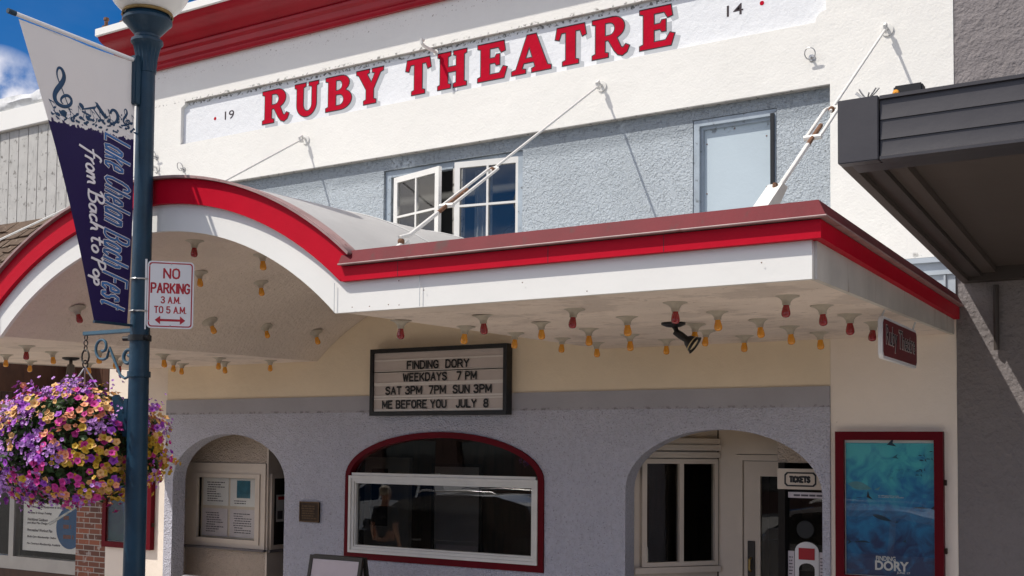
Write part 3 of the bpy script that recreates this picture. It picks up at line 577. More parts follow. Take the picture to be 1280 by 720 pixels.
# ------------------------------------------------------------------ bulbs
ORD = ['first', 'second', 'third', 'fourth', 'fifth', 'sixth', 'seventh']
ROW = ['front row', 'second row', 'middle row', 'fourth row', 'row nearest the wall']
def sock_mesh():
    return MB().lathe([(0, 0), (.070, 0), (.079, -.003), (.077, -.008), (.060, -.013), (.040, -.024), (.029, -.038), (.025, -.050), (.026, -.060), (.023, -.063), (0, -.063)], seg=18, cap=False).mesh('socket', True, 0, 50)
def bulb_mesh():
    return MB().lathe([(0, -.063), (.019, -.063), (.020, -.072), (.024, -.086), (.0275, -.103), (.0285, -.117), (.026, -.129), (.018, -.137), (.008, -.140), (0, -.141)], seg=14, cap=False).mesh('bulb', True, 0, 80)
protos = {}
for kind, mt in (('red', m_bred), ('amber', m_bamb)):
    sm, bm_ = sock_mesh(), bulb_mesh(); sm.materials.append(m_porc); bm_.materials.append(mt); protos[kind] = (sm, bm_)
def bulb(kind, loc, normal, label, group):
    o = thing('light_bulb', label, 'bulb', loc, group)
    o.rotation_euler = Vector((0, 0, -1)).rotation_difference(Vector(normal)).to_euler()
    o.rotation_euler.rotate_axis('Z', random.random()*6)
    o.rotation_euler.rotate_axis('X', random.uniform(-.13, .13)); o.scale = [random.uniform(.89, 1.0)]*3
    for nm, me in zip(('socket', 'bulb'), protos[kind]):
        c = bpy.data.objects.new(nm, me); COL.objects.link(c); c.parent = o
def sofz(y): return 3.062+.07*(y-YF-.016)/3.75
flat_rows = [(-3.10, [-4.60, -3.93, -3.25, -2.59, -1.91], 'rrrrr'), (-2.50, [-4.47, -3.85, -3.19, -2.55, -1.89], 'aaaar'), (-1.89, [-4.43, -3.78, -3.08, -2.49, -1.87], 'aaaar'),
             (-1.27, [-4.36, -3.74, -3.10, -2.47, -1.87], 'aaaar'), (-.68, [-4.33, -3.69, -3.04, -2.41], 'aaaa')]
for ri, (y, xs, ks) in enumerate(flat_rows):
    for ci, (x, k) in enumerate(zip(xs, ks)):
        if ri == 2 and ci == 2: x, y_ = -3.00, -1.80
        else: y_ = y+random.uniform(-.02, .02)
        kind = 'red' if k == 'r' else 'amber'
        bulb(kind, (x+random.uniform(-.015, .015), y_, sofz(y_)+.004), (0, 0, -1), f'{kind} bulb, {ORD[ci]} from left in the {ROW[ri]} of the flat right soffit', 'bulbs under the flat right soffit')
left = [(-8.79, -3.05, 'red'), (-10.0, -2.43, 'amber'), (-10.62, -1.72, 'amber'), (-9.24, -2.46, 'amber'), (-8.74, -2.32, 'amber'), (-9.22, -1.75, 'amber'), (-10.42, -1.13, 'amber'),
        (-8.61, -1.67, 'amber'), (-9.25, -.97, 'amber'), (-9.63, -.51, 'amber'), (-8.55, -.99, 'amber'), (-9.0, -.48, 'amber'), (-8.38, -.42, 'amber'), (-9.82, -1.2, 'red')]
ldesc = ['red bulb nearest the street under the left soffit, below the arch end', 'amber bulb farthest left under the left soffit at the picture edge', 'amber bulb low at far left under the canopy, above the brown boards',
         'amber bulb between the red bulb and the grey flood lamp under the left soffit', 'amber bulb seen left of the scroll of the blue basket bracket', 'amber bulb seen beside the lower scroll end, left of the blue post', 'amber bulb seen behind the basket chain above the brown boards',
         'yellow bulb just right of the blue post under the left soffit', 'amber bulb second right of the blue post under the left soffit', 'amber bulb third right of the blue post, lowest of that cluster', 'yellow bulb of the left soffit above the grey arcade corner, left one of a pair',
         'amber bulb of the left soffit above the grey arcade corner, right one of a pair', 'amber bulb at the foot of the vault, last one before the yellow frieze', 'red bulb half hidden above the brown boards beside the grey flood lamp']
for (x, y, k), lb in zip(left, ldesc): bulb(k, (x, y, sofz(y)+.004), (0, 0, -1), lb, 'bulbs under the left soffit')
vdesc = [(-6.40, -3.33, 'red', 'red bulb at the crown of the vault just inside the white arch'), (-7.78, -3.31, 'red', 'red bulb on the low left side of the vault beside the banner'),
         (-7.09, -2.64, 'amber', 'amber bulb on the vault at the right edge of the no parking sign, upper one'), (-7.76, -1.88, 'amber', 'amber bulb on the vault right of the no parking sign, lower one'),
         (-6.43, -2.58, 'amber', 'amber bulb at the crown of the vault, second from the street'), (-7.09, -1.92, 'amber', 'amber bulb on the vault directly below the crown bulb'),
         (-7.75, -1.16, 'amber', 'amber bulb low on the vault above the last flat soffit bulb'), (-7.75, -.43, 'amber', 'amber bulb on the vault nearest the yellow frieze')]
for x, y, k, lb in vdesc:
    z = CZv+math.sqrt(RV**2-(x-CXv)**2)+zs(y)+.012; nn = Vector((CXv-x, 0, CZv-z+zs(y))).normalized()
    bulb(k, (x, y, z+.006), (nn*.8+Vector((0, 0, -.35))).normalized(), lb, 'bulbs inside the vault')

# ------------------------------------------------------------------ right neighbour
G = thing('stucco_building', 'mauve-grey rough stucco building wall at the right, beside the white theatre front', 'building', (3, .3, 0))
MB().box(XR+.002, 9, .006, .3, 0, 9).build('wall', m_ngrey, G)
MB().tube([(-1.25, -.03, 2.99), (-1.25, -.03, 3.49)], .021, 10).build('conduit_pipe', m_canbeam, G, True)
AW_ = thing('metal_canopy', 'dark charcoal metal canopy of the right neighbour, with brown underside', 'canopy', (2, -1.8, 3.6))
AX0, AX1, AY = -1.49, 6.0, -3.61
def za(y): return 3.52+(3.65-3.52)*(-y/3.61)
fp = [(AY, 3.68), (AY, 3.95), (AY+.02, 3.955), (AY+.06, 3.955), (AY+.06, 3.68)]
zb = [3.665, 3.745, 3.845, 3.945]; fpoly = []
for i in range(3):
    for k in range(7):
        t = k/6; fpoly.append((AY+.006-.007*(1-t)**1.7, zb[i]+.001+(zb[i+1]-zb[i]-.001)*t))
fpoly = [(AY-.012, 3.645), (AY-.012, 3.66)]+fpoly+[(AY-.010, 3.948), (AY-.010, 3.965), (AY+.06, 3.965), (AY+.06, 3.645)]
MB().prism([(AX0+.205, y, z) for y, z in fpoly], (AX1-AX0-.205, 0, 0)).build('fluted_fascia', m_charcoal, AW_, True, 0, 25)
MB().box(AX0, AX0+.20, AY-.016, AY+.06, 3.645, 3.968).build('corner_trim', m_charcoal, AW_, False, .004)
def slabx(x0, x1, y0, y1, lo, hi): return MB().prism([(x0, y0, za(y0)+lo), (x0, y1, za(y1)+lo), (x0, y1, za(y1)+hi), (x0, y0, za(y0)+hi)], (x1-x0, 0, 0))
slabx(AX0, AX0+.05, AY+.062, -.003, .0, .30).build('side_flange', m_cansoff, AW_)
slabx(AX0+.052, AX0+.15, AY+.20, -.10, .03, .14).build('side_beam', m_canbeam, AW_)
slabx(AX0+.155, AX0+.25, AY+.20, -.10, .055, .14).build('side_channel', m_cansoff, AW_)
slabx(AX0+.052, AX1, AY+.062, AY+.198, -.002, .14).build('front_beam', m_charcoal, AW_)
slabx(AX0+.052, AX1, -.098, -.003, .0, .14).build('rear_beam', m_canbeam, AW_)
slabx(AX0+.252, AX1, AY+.20, -.10, .10, .14).build('soffit', m_cansoff, AW_)
slabx(AX0+.052, AX1, AY+.062, -.003, .141, .26).build('roof_deck', m_charcoal, AW_)
fb = thing('flood_light', 'small black box flood light with amber side lamp on the charcoal canopy edge', 'lamp', (-1.17, -3.5, 3.965))
b0 = MB().box(-1.24, -1.10, -3.52, -3.44, 3.975, 4.035).build('housing', m_black, fb, False, .008)
MB().box(-1.19, -1.15, -3.52, -3.46, 3.90, 3.992).build('foot', m_black, fb); MB().lathe([(0, 0), (.016, 0), (.018, .008), (.014, .02), (0, .024)], (-1.225, -3.52, 3.995), 10, (0, -1, 0), False).build('amber_lamp', m_bamb, b0, True)
def spike(x, y, z, label):
    m_ = MB()
    for k in range(9):
        a = random.uniform(0, 6.28); h = random.uniform(.025, .055); m_.tube([(x, y, z), (x+.04*math.cos(a), y+.03*math.sin(a), z+h*.6), (x+.06*math.cos(a), y+.04*math.sin(a), z+h)], .004, 5)
    m_.box(x-.03, x+.03, y-.02, y+.02, z-.006, z+.008)
    tag(m_.build('wire_tangle', m_steel), label, 'wire')
spike(-1.36, -3.55, 3.972, 'tangle of grey wire on the left corner of the charcoal canopy')
spike(-.62, -3.5, 3.972, 'tangle of pale wire on top of the charcoal canopy near the right edge')

# ------------------------------------------------------------------ left neighbour
H = thing('shop_building', 'neighbouring shop with weathered grey boards, shake roof and brick pier at the left', 'building', (-15, .3, 0))
m_grayboard = mk('weathered_grey_boards', (.50, .49, .47), .85, [(20, .004, 'n')], [(6, .15)], spots=[(11, .58, (.11, .10, .09), .75)], streaks=(30, .60, (.20, .19, .18), .7))
m_ = MB(); x = -20.0
m_.box(-20, XL-.003, .02, .2, 3.0, 6.5)
while x < XL-.05:
    x2 = min(x+.205, XL-.004); m_.box(x+.008, x2-.008, -.006, .019, 5.1, 6.45); x = x2
m_.build('board_wall', m_grayboard, H)
MB().box(-20, XL-.003, -.07, .22, 6.455, 6.73).build('parapet_board', m_fascia, H, False, .008)
m_shake = mk('cedar_shakes', (.115, .072, .046), .85, [(45, .008, 'n')], [(9, .45), (2.3, .3)], spots=[(16, .56, (.25, .20, .155), .6)])
m_ = MB(); rs = random.Random(3)
for i in range(17):
    d0 = i*.185; x = -18.0
    while x < -12.36:
        wd = rs.uniform(.09, .20); x2 = min(x+wd, -12.355); ln = .30+rs.uniform(-.03, .05); lift = rs.uniform(.012, .034); tl = rs.uniform(-.010, .014)
        def P(d, hgt): return Vector((0, -.02-d*.7071+ -hgt*.7071, 5.16-d*.7071+hgt*.7071-.0))
        a = P(d0-.08, .004); b = P(d0-.08+ln, lift+.012); dn = Vector((0, .7071, -.7071))*.0+Vector((0, .0141, -.0141))
        va = [Vector((x+.003, a.y, a.z)), Vector((x2-.003, a.y, a.z)), Vector((x2-.003, b.y, b.z+tl)), Vector((x+.003, b.y, b.z-tl))]
        m_.prism(va, Vector((0, .017, -.017))); x = x2
m_.prism([(-18, -.0, 5.13), (-18, -2.25, 2.88), (-18, -2.25, 2.80), (-18, -.0, 5.05)], (5.64, 0, 0))
m_.build('shake_roof', m_shake, H)
MB().prism([(-12.352, .0, 5.20), (-12.352, -2.28, 2.92), (-12.352, -2.28, 2.84), (-12.352, -.0, 5.12)], (.03, 0, 0)).build('rake_board', mk('tan_rake_board', (.36, .28, .20), .7, [(30, .002, 'n')], [(5, .25)]), H)
MB().prism([(-12.40, .0, 5.05), (-12.40, -2.2, 2.85), (-12.40, .0, 2.85)], (.04, 0, 0)).build('gable_cheek', m_brown, H)
m_ = MB(); m_.box(-20, XL-.003, .03, .2, 2.79, 3.0)
for k in range(70): m_.box(-19.9+k*.12, -19.9+k*.12+.112, .004, .029, 2.80, 3.22) if -19.9+k*.12+.112 < XL-.01 else None
m_.build('brown_boards', m_brown, H)
def brickmat():
    m = bpy.data.materials.new('red_brick'); m.use_nodes = True; t = m.node_tree; n = t.nodes; l = t.links; b = n['Principled BSDF']; b.inputs['Roughness'].default_value = .85
    tcx = n.new('ShaderNodeTexCoord'); s = n.new('ShaderNodeSeparateXYZ'); cb = n.new('ShaderNodeCombineXYZ'); l.new(tcx.outputs['Object'], s.inputs[0])
    ad_ = n.new('ShaderNodeMath'); l.new(s.outputs[0], ad_.inputs[0]); l.new(s.outputs[1], ad_.inputs[1])
    l.new(ad_.outputs[0], cb.inputs[0]); l.new(s.outputs[2], cb.inputs[1])
    br = n.new('ShaderNodeTexBrick'); br.inputs['Scale'].default_value = 1; br.inputs['Brick Width'].default_value = .205; br.inputs['Row Height'].default_value = .068; br.inputs['Mortar Size'].default_value = .006
    br.inputs['Color1'].default_value = (.30, .10, .055, 1); br.inputs['Color2'].default_value = (.12, .055, .04, 1); br.inputs['Mortar'].default_value = (.42, .38, .34, 1); l.new(cb.outputs[0], br.inputs[0])
    nz_ = n.new('ShaderNodeTexNoise'); nz_.inputs['Scale'].default_value = 9; nz_.inputs['Detail'].default_value = 6; l.new(tcx.outputs['Object'], nz_.inputs[0])
    mr = n.new('ShaderNodeMapRange'); mr.inputs[1].default_value = .58; mr.inputs[2].default_value = .66; mr.inputs[4].default_value = .75; l.new(nz_.outputs[0], mr.inputs[0])
    mx_ = n.new('ShaderNodeMix'); mx_.data_type = 'RGBA'; l.new(mr.outputs[0], mx_.inputs[0]); l.new(br.outputs[0], mx_.inputs[6]); mx_.inputs[7].default_value = (.45, .40, .37, 1)
    l.new(mx_.outputs[2], b.inputs['Base Color'])
    bp = n.new('ShaderNodeBump'); bp.inputs['Distance'].default_value = .006; bp.invert = True; l.new(br.outputs[1], bp.inputs['Height']); l.new(bp.outputs[0], b.inputs['Normal'])
    return m
MB().box(-12.04, XL-.003, .0, .25, 0, 2.785).build('brick_pier', brickmat(), H)
MB().box(-20, -12.042, .03, .2, 2.5, 2.785).build('shop_lintel', m_pil, H)
sw = plate('shop_window', [rect(-15.5, -12.042, .55, 2.498), rect(-13.37, -12.06, .72, 2.45), rect(-15.4, -13.47, .72, 2.45)], .04, .10, m_alum, H)
link('pane', xf(flat_mesh([rect(-15.45, -12.05, .65, 2.47)], .006), (0, .07, 0), FX, FZ), glass('shop_glass', .95, .03), sw)
MB().box(-15.5, -12.042, .03, .2, 0, .548).build('stall_riser', m_brown, H)
MB().box(-16, XL-.004, 1.6, 1.7, 0, 3.2).build('shop_back', m_dark, H); MB().box(-16, -12.05, .26, 1.6, 0, .05).build('shop_floor', m_dark, H)
MB().box(-11.60, XL-.02, .3, 1.6, 0, 3.2).build('shop_side', m_dark, H); MB().box(-16, -11.6, .21, 1.6, 2.8, 2.85).build('shop_ceiling', m_dark, H)
# gym poster inside the shop window
gp = thing('window_poster', 'white gym membership poster with blue circle, taped inside the left shop window', 'poster', (-12.7, .13, .8))
MB().box(-13.29, -12.10, .125, .130, .80, 1.47).build('sheet', m_signwhite, gp)
bc = link('blue_disc', xf(flat_mesh([[p for p in arc(-12.33, 1.13, .27, .27, 32, 328, 30)]], .002), (0, .1225, 0), FX, FZ), mk('printed_blue', (.010, .085, .24), .4, [(30, .0004, 'n')], [(5, .2)]), gp)
for tx, z, wd in (('GYM', 1.235, .16), ('FIT', 1.12, .18), ('FITNESS', .99, .27)):
    link('lettering', xf(lines_mesh(wd, 1, .05, .06, len(tx)), (-12.46, .1205, z), FX, FZ), mk('printed_brown', (.16, .05, .04), .5, [(30, .0004, 'n')], [(9, .2)]) if tx == 'GYM' else bpy.data.materials['printed_brown'], bc)
for tx, z, wd in (('All New Cardio Equipment & Strength Equipment', 1.36, 1.0), ('Personal & Group Training', 1.28, .50), ('Nutritional Guidance', 1.195, .42), ('and Meal Plan Design', 1.145, .42), ('Personalized Workout Plan', 1.055, .52), ('Multi-Gym Membership Online', .965, .60), ('No Contract Membership Available', .875, .69)):
    link('lettering', xf(text_mesh(tx, wd, .036, .022, .001, .3), (-13.20, .1235, z), FX, FZ), m_ink, gp)
m_ = MB(); m_.prism([(-13.05, .1215, 1.42), (-12.15, .1215, 1.44), (-12.13, .1215, 1.47), (-13.04, .1215, 1.465)], (0, -.001, 0)); m_.prism([(-12.78, .1205, 1.17), (-12.14, .1205, 1.44), (-12.12, .1205, 1.43), (-12.72, .1205, 1.15)], (0, -.001, 0))
m_.build('torn_tape', m_silver, gp)
# plastic sheet on the parapet
rs = random.Random(5)
def pls(u, v):
    a = 2*math.pi*v; rr = .12+.05*mnoise.noise(Vector((u*22, math.cos(a)*1.6, math.sin(a)*1.6)))
    return Vector((-17+5.4*u, .06+rr*math.cos(a), 6.83+rr*.95*math.sin(a)))
tag(MB().grid(pls, 120, 14).build('plastic_sheet', m_plastic, None, True), 'crumpled translucent plastic sheeting bundled along the top of the grey boarded wall', 'plastic sheet')

# ------------------------------------------------------------------ stay rods and wall hooks
def stay(A, B, t0, t1, label, plate_=False, tt=True):
    A, B = Vector(A), Vector(B); d = (B-A); P = lambda t: A+d*t; n_ = d.normalized()
    o = thing('stay_rod', label, 'stay rod', B, 'stay rods holding the canopy')
    MB().tube([A, P(t0)], .0105, 10).build('rod', m_whitemetal, o, True)
    eye = MB(); base = Vector((A.x, 0, A.z)); eye.tube([base+Vector((0, .0, .01)), base+Vector((0, -.05, .01)), A+Vector((0, -.02, .03)), A+Vector((.0, -.06, .0)), A+Vector((0, -.04, -.04)), A+Vector((0, -.0, -.03))], .014, 8); eye.lathe([(0, 0), (.05, 0), (.05, .012), (0, .012)], base, 12, (0, -1, 0), False)
    eye.build('wall_hook', m_whitemetal, o, True)
    side = n_.cross(Vector((0, 0, 1))).normalized(); up = side.cross(n_)
    tb_ = MB(); a, b = P(t0)-n_*.04, P(t1); loop = []
    for k in range(9): t = math.pi*k/8; loop.append(a+side*.045*math.cos(t)-n_*.045*math.sin(t))
    loop = [b+side*.045]+loop+[b-side*.045]; tb_.tube(loop, .0115, 8); tb_.tube([b+side*.056, b-side*.056], .018, 8)
    t_ = tb_.build('turnbuckle', m_whitemetal, o, True)
    MB().sphere(a+n_*.0, .022, 10, 8).build('rod_end', m_rust, t_, True)
    MB().tube([P(t0+(t1-t0)*.55), P(t1+.035)], .015, 8).build('screw', m_rust, t_, True)
    q = P(t1+.035); MB().tube([q, q+(B-q)*.55, q+(B-q)*.7+up*.03, q+(B-q)*.72-up*.03, q+(B-q)*.6-up*.035], .015, 8).build('lower_hook', m_whitemetal, o, True)
    e = q+(B-q)*.7
    if plate_:
        MB().prism([(B.x-.03, B.y-.10, B.z), (B.x-.03, B.y+.08, B.z), (e.x-.03, e.y+.10, e.z+.07), (e.x-.03, e.y+.0, e.z+.07)], (.085, 0, 0)).build('anchor_plate', m_whitemetal, o, False, .006)
        MB().tube([e+Vector((.02, -.05, -.02)), e+Vector((.02, -.03, .06)), e+Vector((.02, .04, .06)), e+Vector((.02, .05, -.02))], .014, 8).build('shackle', m_rust, o, True)
    else:
        MB().tube([B+Vector((0, 0, -.02)), e-Vector((0, .0, .02)), e+Vector((.0, .0, .03))], .018, 8).build('anchor', m_whitemetal, o, True)
        MB().sphere(e, .025, 10, 8).build('shackle', m_rust, o, True)
    return o
stay((-4.65, -.05, 5.60), (-4.41, -3.56, 3.44), .60, .78, 'long white stay rod crossing the upper window down to the canopy beside the vault')
stay((-2.05, -.05, 5.64), (-1.985, -3.42, 3.44), .53, .66, 'white stay rod at the far right end of the white wall with a rusty turnbuckle', True)
stay((-8.31, -.05, 5.60), (-8.36, -3.50, 3.44), .80, .9, 'thin stay rod under the letter U, its lower end hidden by the vault')
stay((-10.71, -.05, 5.58), (-10.95, -3.50, 3.44), .90, .95, 'white stay rod at the far left crossing the shake roof behind the banner')
def hook(x, z, label, ring=True, L_=.25):
    m_ = MB()
    if ring:
        m_.tube([(x, .02, z), (x, -.05, z)], .010, 8); m_.tube([(x+.045*math.cos(t), -.06-.02*math.sin(t), z+.02+.045*math.sin(t)) for t in [2*math.pi*k/14 for k in range(15)]], .005, 6)
    else:
        m_.tube([(x, .02, z), (x, -L_*.8, z), (x, -L_, z+.015), (x, -L_-.01, z+.05), (x, -L_+.03, z+.055)], .016, 8)
    m_.lathe([(0, 0), (.03, 0), (.03, .01), (0, .01)], (x, .001, z), 10, (0, -1, 0), False)
    tag(m_.build('wall_hook', m_whitemetal if not ring else m_steel, None, True), label, 'hook', 'hooks on the white wall')
hook(-6.56, 6.27, 'long steel hook pin sticking out above the letter H', False)
hook(-2.67, 5.52, 'small ring hook below the painted year 14')
hook(-10.24, 5.51, 'small ring hook above the crown of the red arch, right one of two')
hook(-10.72, 5.72, 'small ring hook beside the blue post, left one of two')

# ------------------------------------------------------------------ lamps under the canopy
def aimed(label, loc, knuckle, axis, mt, lensmat, prof, name='spot_lamp'):
    o = thing(name, label, 'lamp', loc); p = Vector(loc); k = Vector(knuckle); ax = Vector(axis).normalized()
    MB().lathe([(0, 0), (.085, 0), (.085, -.015), (.05, -.03), (0, -.035)], p, 16, None, False).build('ceiling_plate', m_black, o, True)
    MB().tube([p-Vector((0, 0, .02)), (p+k)/2, k], .018, 8).build('arm', mt, o, True)
    hd = MB().lathe(prof, k, 18, ax, False).build('shade', mt, o, True, 0, 50)
    end = max(z for r, z in prof); rr = [r for r, z in prof if z == end][0]
    MB().lathe([(0, -.02), (rr*.6, -.018), (rr*.93, -.006), (rr*.6, .012), (0, .018)], k+ax*(end-.02), 18, ax, False).build('lens', lensmat, hd, True)
    return o
m_lens = mk('warm_lens', (.75, .60, .36), .25, [(40, .002, 'n')], [(9, .15)])
m_clear = mk('pale_lens', (.62, .62, .60), .15, [(30, .004, 'n')], [(20, .3)], spec=.7)
aimed('black adjustable spot lamp among the amber bulbs under the flat soffit', (-3.08, -1.98, 3.095), (-3.05, -1.98, 3.02), (.86, .16, -.62), m_black, m_lens, [(0, -.02), (.024, -.02), (.027, .03), (.024, .075), (.038, .09), (.066, .155), (.070, .155)])
aimed('grey bell shaped flood lamp with clear bulb under the left soffit', (-9.83, -1.81, 3.10), (-9.80, -1.83, 3.0), (.15, -.15, -.95), mk('grey_lamp_housing', (.16, .15, .14), .45, [(30, .001, 'n')], [(9, .3)], metal=.3), m_clear, [(0, -.02), (.035, -.02), (.04, .05), (.045, .10), (.09, .16), (.115, .23), (.12, .24)])

# ------------------------------------------------------------------ letter board, plaque, poster cases, blade sign
lb = thing('letter_board', 'black framed cinema letter board listing FINDING DORY and ME BEFORE YOU', 'sign', (-6.43, -.06, 2.53))
bx0, bx1, bz0, bz1 = -7.265, -5.595, 2.530, 3.218
plate('frame', frame4(bx0, bx1, bz0, bz1, .042), -.122, .10, m_black, lb)
MB().box(bx0+.04, bx1-.04, -.10, -.03, bz0+.04, bz1-.04).build('panel', m_lboard, lb)
rows = [(2.994, 'FINDING  DORY', -6.80, -6.035), (2.871, 'WEEKDAYS   7 PM', -6.85, -5.945), (2.738, 'SAT 3PM  7PM  SUN 3PM', -7.07, -5.77), (2.596, 'ME BEFORE YOU   JULY  8', -7.11, -5.805)]
for z, tx, x0, x1 in rows:
    MB().box(bx0+.05, bx1-.05, -.108, -.1005, z-.022, z-.002).build('letter_rail', m_rail, lb)
    MB().box(bx0+.05, bx1-.05, -.108, -.1005, z+.097, z+.112).build('letter_rail', m_rail, lb)
    link('lettering', xf(gothic(tx, x1-x0, .090, .0085), (x0, -.1105, z+.002), FX, FZ), m_black, lb)
plq = thing('wall_plaque', 'small bronze plaque on the grey wall between left arch and window', 'plaque', (-8.14, -.02, 1.39))
MB().box(-8.28, -8.0, -.034, -.013, 1.39, 1.61).build('plate', m_bronze, plq, False, .006)
plate('rim', frame4(-8.28, -8.0, 1.39, 1.61, .012), -.039, .005, mk('bronze_rim', (.12, .07, .035), .4, [(60, .0008, 'n')], [(12, .3)], metal=.6), plq)
link('lettering', xf(lines_mesh(.22, 6, .013, .026, 9), (-8.25, -.0355, 1.425), FX, FZ), bpy.data.materials['bronze_rim'], plq)
def postermat(nm, top, mid, low, z0, z1):
    m = bpy.data.materials.new(nm); m.use_nodes = True; t = m.node_tree; n = t.nodes; l = t.links; b = n['Principled BSDF']; b.inputs['Roughness'].default_value = .45
    tcx = n.new('ShaderNodeTexCoord'); s = n.new('ShaderNodeSeparateXYZ'); l.new(tcx.outputs['Object'], s.inputs[0])
    nz_ = n.new('ShaderNodeTexNoise'); nz_.inputs['Scale'].default_value = 6.5; nz_.inputs['Detail'].default_value = 7; nz_.inputs['Distortion'].default_value = 1.6; l.new(tcx.outputs['Object'], nz_.inputs[0])
    mr = n.new('ShaderNodeMapRange'); mr.inputs[1].default_value = z0; mr.inputs[2].default_value = z1; l.new(s.outputs[2], mr.inputs[0])
    ad_ = n.new('ShaderNodeMath'); ad_.operation = 'MULTIPLY_ADD'; ad_.inputs[1].default_value = 1.1; l.new(nz_.outputs[0], ad_.inputs[0]); l.new(mr.outputs[0], ad_.inputs[2])
    sb = n.new('ShaderNodeMath'); sb.operation = 'SUBTRACT'; sb.inputs[1].default_value = .58; l.new(ad_.outputs[0], sb.inputs[0])
    rp_ = n.new('ShaderNodeValToRGB'); e = rp_.color_ramp.elements; e[0].position = .05; e[0].color = (*low, 1); e[1].position = .95; e[1].color = (*top, 1); q = e.new(.5); q.color = (*mid, 1)
    l.new(sb.outputs[0], rp_.inputs[0]); l.new(rp_.outputs[0], b.inputs['Base Color']); return m
def poster_case(x0, x1, z0, z1, label, mt, rich):
    o = thing('poster_case', label, 'poster case', ((x0+x1)/2, -.04, z0))
    fr_ = plate('frame', frame4(x0, x1, z0, z1, .068), -.065, .063, m_redframe, o)
    MB().box(x0+.06, x1-.06, -.02, -.003, z0+.06, z1-.06).build('white_backing', m_signwhite, o)
    ps = MB().box(x0+.078, x1-.070, -.030, -.0215, z0+.075, z1-.092).build('poster_sheet', mt, o)
    link('pane', xf(flat_mesh([rect(x0+.066, x1-.066, z0+.066, z1-.066)], .005), (0, -.050, 0), FX, FZ), g_case, o)
    for zz in (z1-.42, z1-.95): MB().box(x1+.001, x1+.022, -.05, -.02, zz, zz+.045).build('hinge', m_bronze, fr_, False, .003)
    return o, ps
m_post = postermat('underwater_poster_print', (.07, .52, .62), (.010, .19, .46), (.008, .03, .13), 1.2, 2.3)
pc, ps = poster_case(-2.475, -1.64, 1.14, 2.365, 'dark red framed case with a blue underwater film poster, right of the entrance arch', m_post, True)
m_sil = mk('dark_blue_print', (.012, .045, .09), .5, [(30, .0004, 'n')], [(9, .3)]); m_pale = mk('pale_blue_print', (.12, .34, .42), .5, [(30, .0004, 'n')], [(9, .3)]); m_pwhite = mk('white_print', (.72, .74, .76), .5, [(30, .0004, 'n')], [(9, .1)])
def fish(cx, cz, L_, hh, a, mt, dy):
    pts = []; n_ = 22
    for k in range(n_+1):
        t = k/n_; pts.append((t*L_-L_/2, hh*math.sin(math.pi*min(t*1.15, 1))**.8*(1-.55*t)))
    low = [(x, -z*.8) for x, z in pts[1:-1]][::-1]
    pts = pts[:-1]+[(L_*.5, hh*.15), (L_*.66, hh*.8), (L_*.60, 0), (L_*.66, -hh*.8), (L_*.5, -hh*.15)]+low
    c, s = math.cos(a), math.sin(a)
    link('printed_fish', xf(flat_mesh([[(cx+x*c-z*s, cz+x*s+z*c) for x, z in pts]], .0008), (0, dy, 0), FX, FZ), mt, ps)
fish(-2.22, 2.21, .34, .045, .32, m_sil, -.0312); fish(-2.15, 2.13, .26, .025, .22, m_teal, -.0322); fish(-2.27, 1.92, .22, .045, -.2, m_pale, -.0312)
fish(-2.30, 1.80, .17, .05, .5, m_black, -.0332); fish(-1.82, 1.75, .18, .030, .15, m_sil, -.0312); fish(-2.1, 1.67, .18, .025, -.3, m_sil, -.0312); fish(-2.02, 1.48, .15, .02, .2, m_sil, -.0322); fish(-2.28, 1.47, .16, .03, 3.1, m_sil, -.0312)
rs = random.Random(11)
for k in range(14): fish(-2.02+.16*rs.random()-.05, 2.02+rs.random()*.07-.01*k/3, .026, .005, .2, m_sil, -.0342-.0004*k)
for k in range(8): fish(-1.88+.15*rs.random(), 2.0+rs.random()*.2, .05, .018, .3, m_sil, -.0312-.0004*k)
link('lettering', xf(text_mesh('FINDING', .15, .036, .018, .001), (-2.16, -.033, 1.335), FX, FZ), m_pwhite, ps)
link('lettering', xf(text_mesh('DORY', .25, .070, .035, .001), (-2.165, -.033, 1.262), FX, FZ), m_pwhite, ps)
link('lettering', xf(text_mesh('JUNE 17', .10, .02, .01, .001), (-2.0, -.033, 1.235), FX, FZ), m_pwhite, ps)
link('lettering', xf(text_mesh('an unforgettable journey\nshe probably won\'t remember', .20, .022, .004, .001), (-2.14, -.033, 1.835), FX, FZ), m_pwhite, ps)
m_post2 = postermat('dark_blue_poster_print', (.010, .045, .13), (.008, .022, .075), (.008, .06, .09), .9, 2.2)
poster_case(-11.475, -10.60, .955, 2.18, 'dark red framed case with a dark blue poster behind the flower basket', m_post2, False)
# blade sign under the canopy side
bs = thing('blade_sign', 'small dark red sign reading Ruby Theatre hanging under the right end of the canopy', 'sign', (-1.61, -1.75, 2.78))
m_maroon = mk('maroon_sign_face', (.16, .006, .012), .4, [(20, .001, 'n')], [(6, .2)])
def xpl(cs, th, x): return xf(flat_mesh(cs, th), (x, 0, 0), (0, 1, 0), FZ)
sf = link('panel', xpl([cham(-2.25, -1.25, 2.775, 3.035, .03)], .026, -1.605), m_signwhite, bs)
link('face', xpl([cham(-2.232, -1.268, 2.793, 3.017, .025)], .003, -1.589), m_maroon, bs)
for off, mt, x in ((.022, m_rail, -1.5868), (.0, m_black, -1.5852)): link('lettering', xf(text_mesh('Ruby Theatre', .84, .155, off, .0012), (x, -2.17, 2.83), (0, 1, 0), FZ), mt, bs)
for y in (-2.2, -1.3): MB().tube([(-1.61, y, 3.03), (-1.59, y, zs(y)+3.045)], .006, 6).build('hanger_wire', m_steel, bs, True)
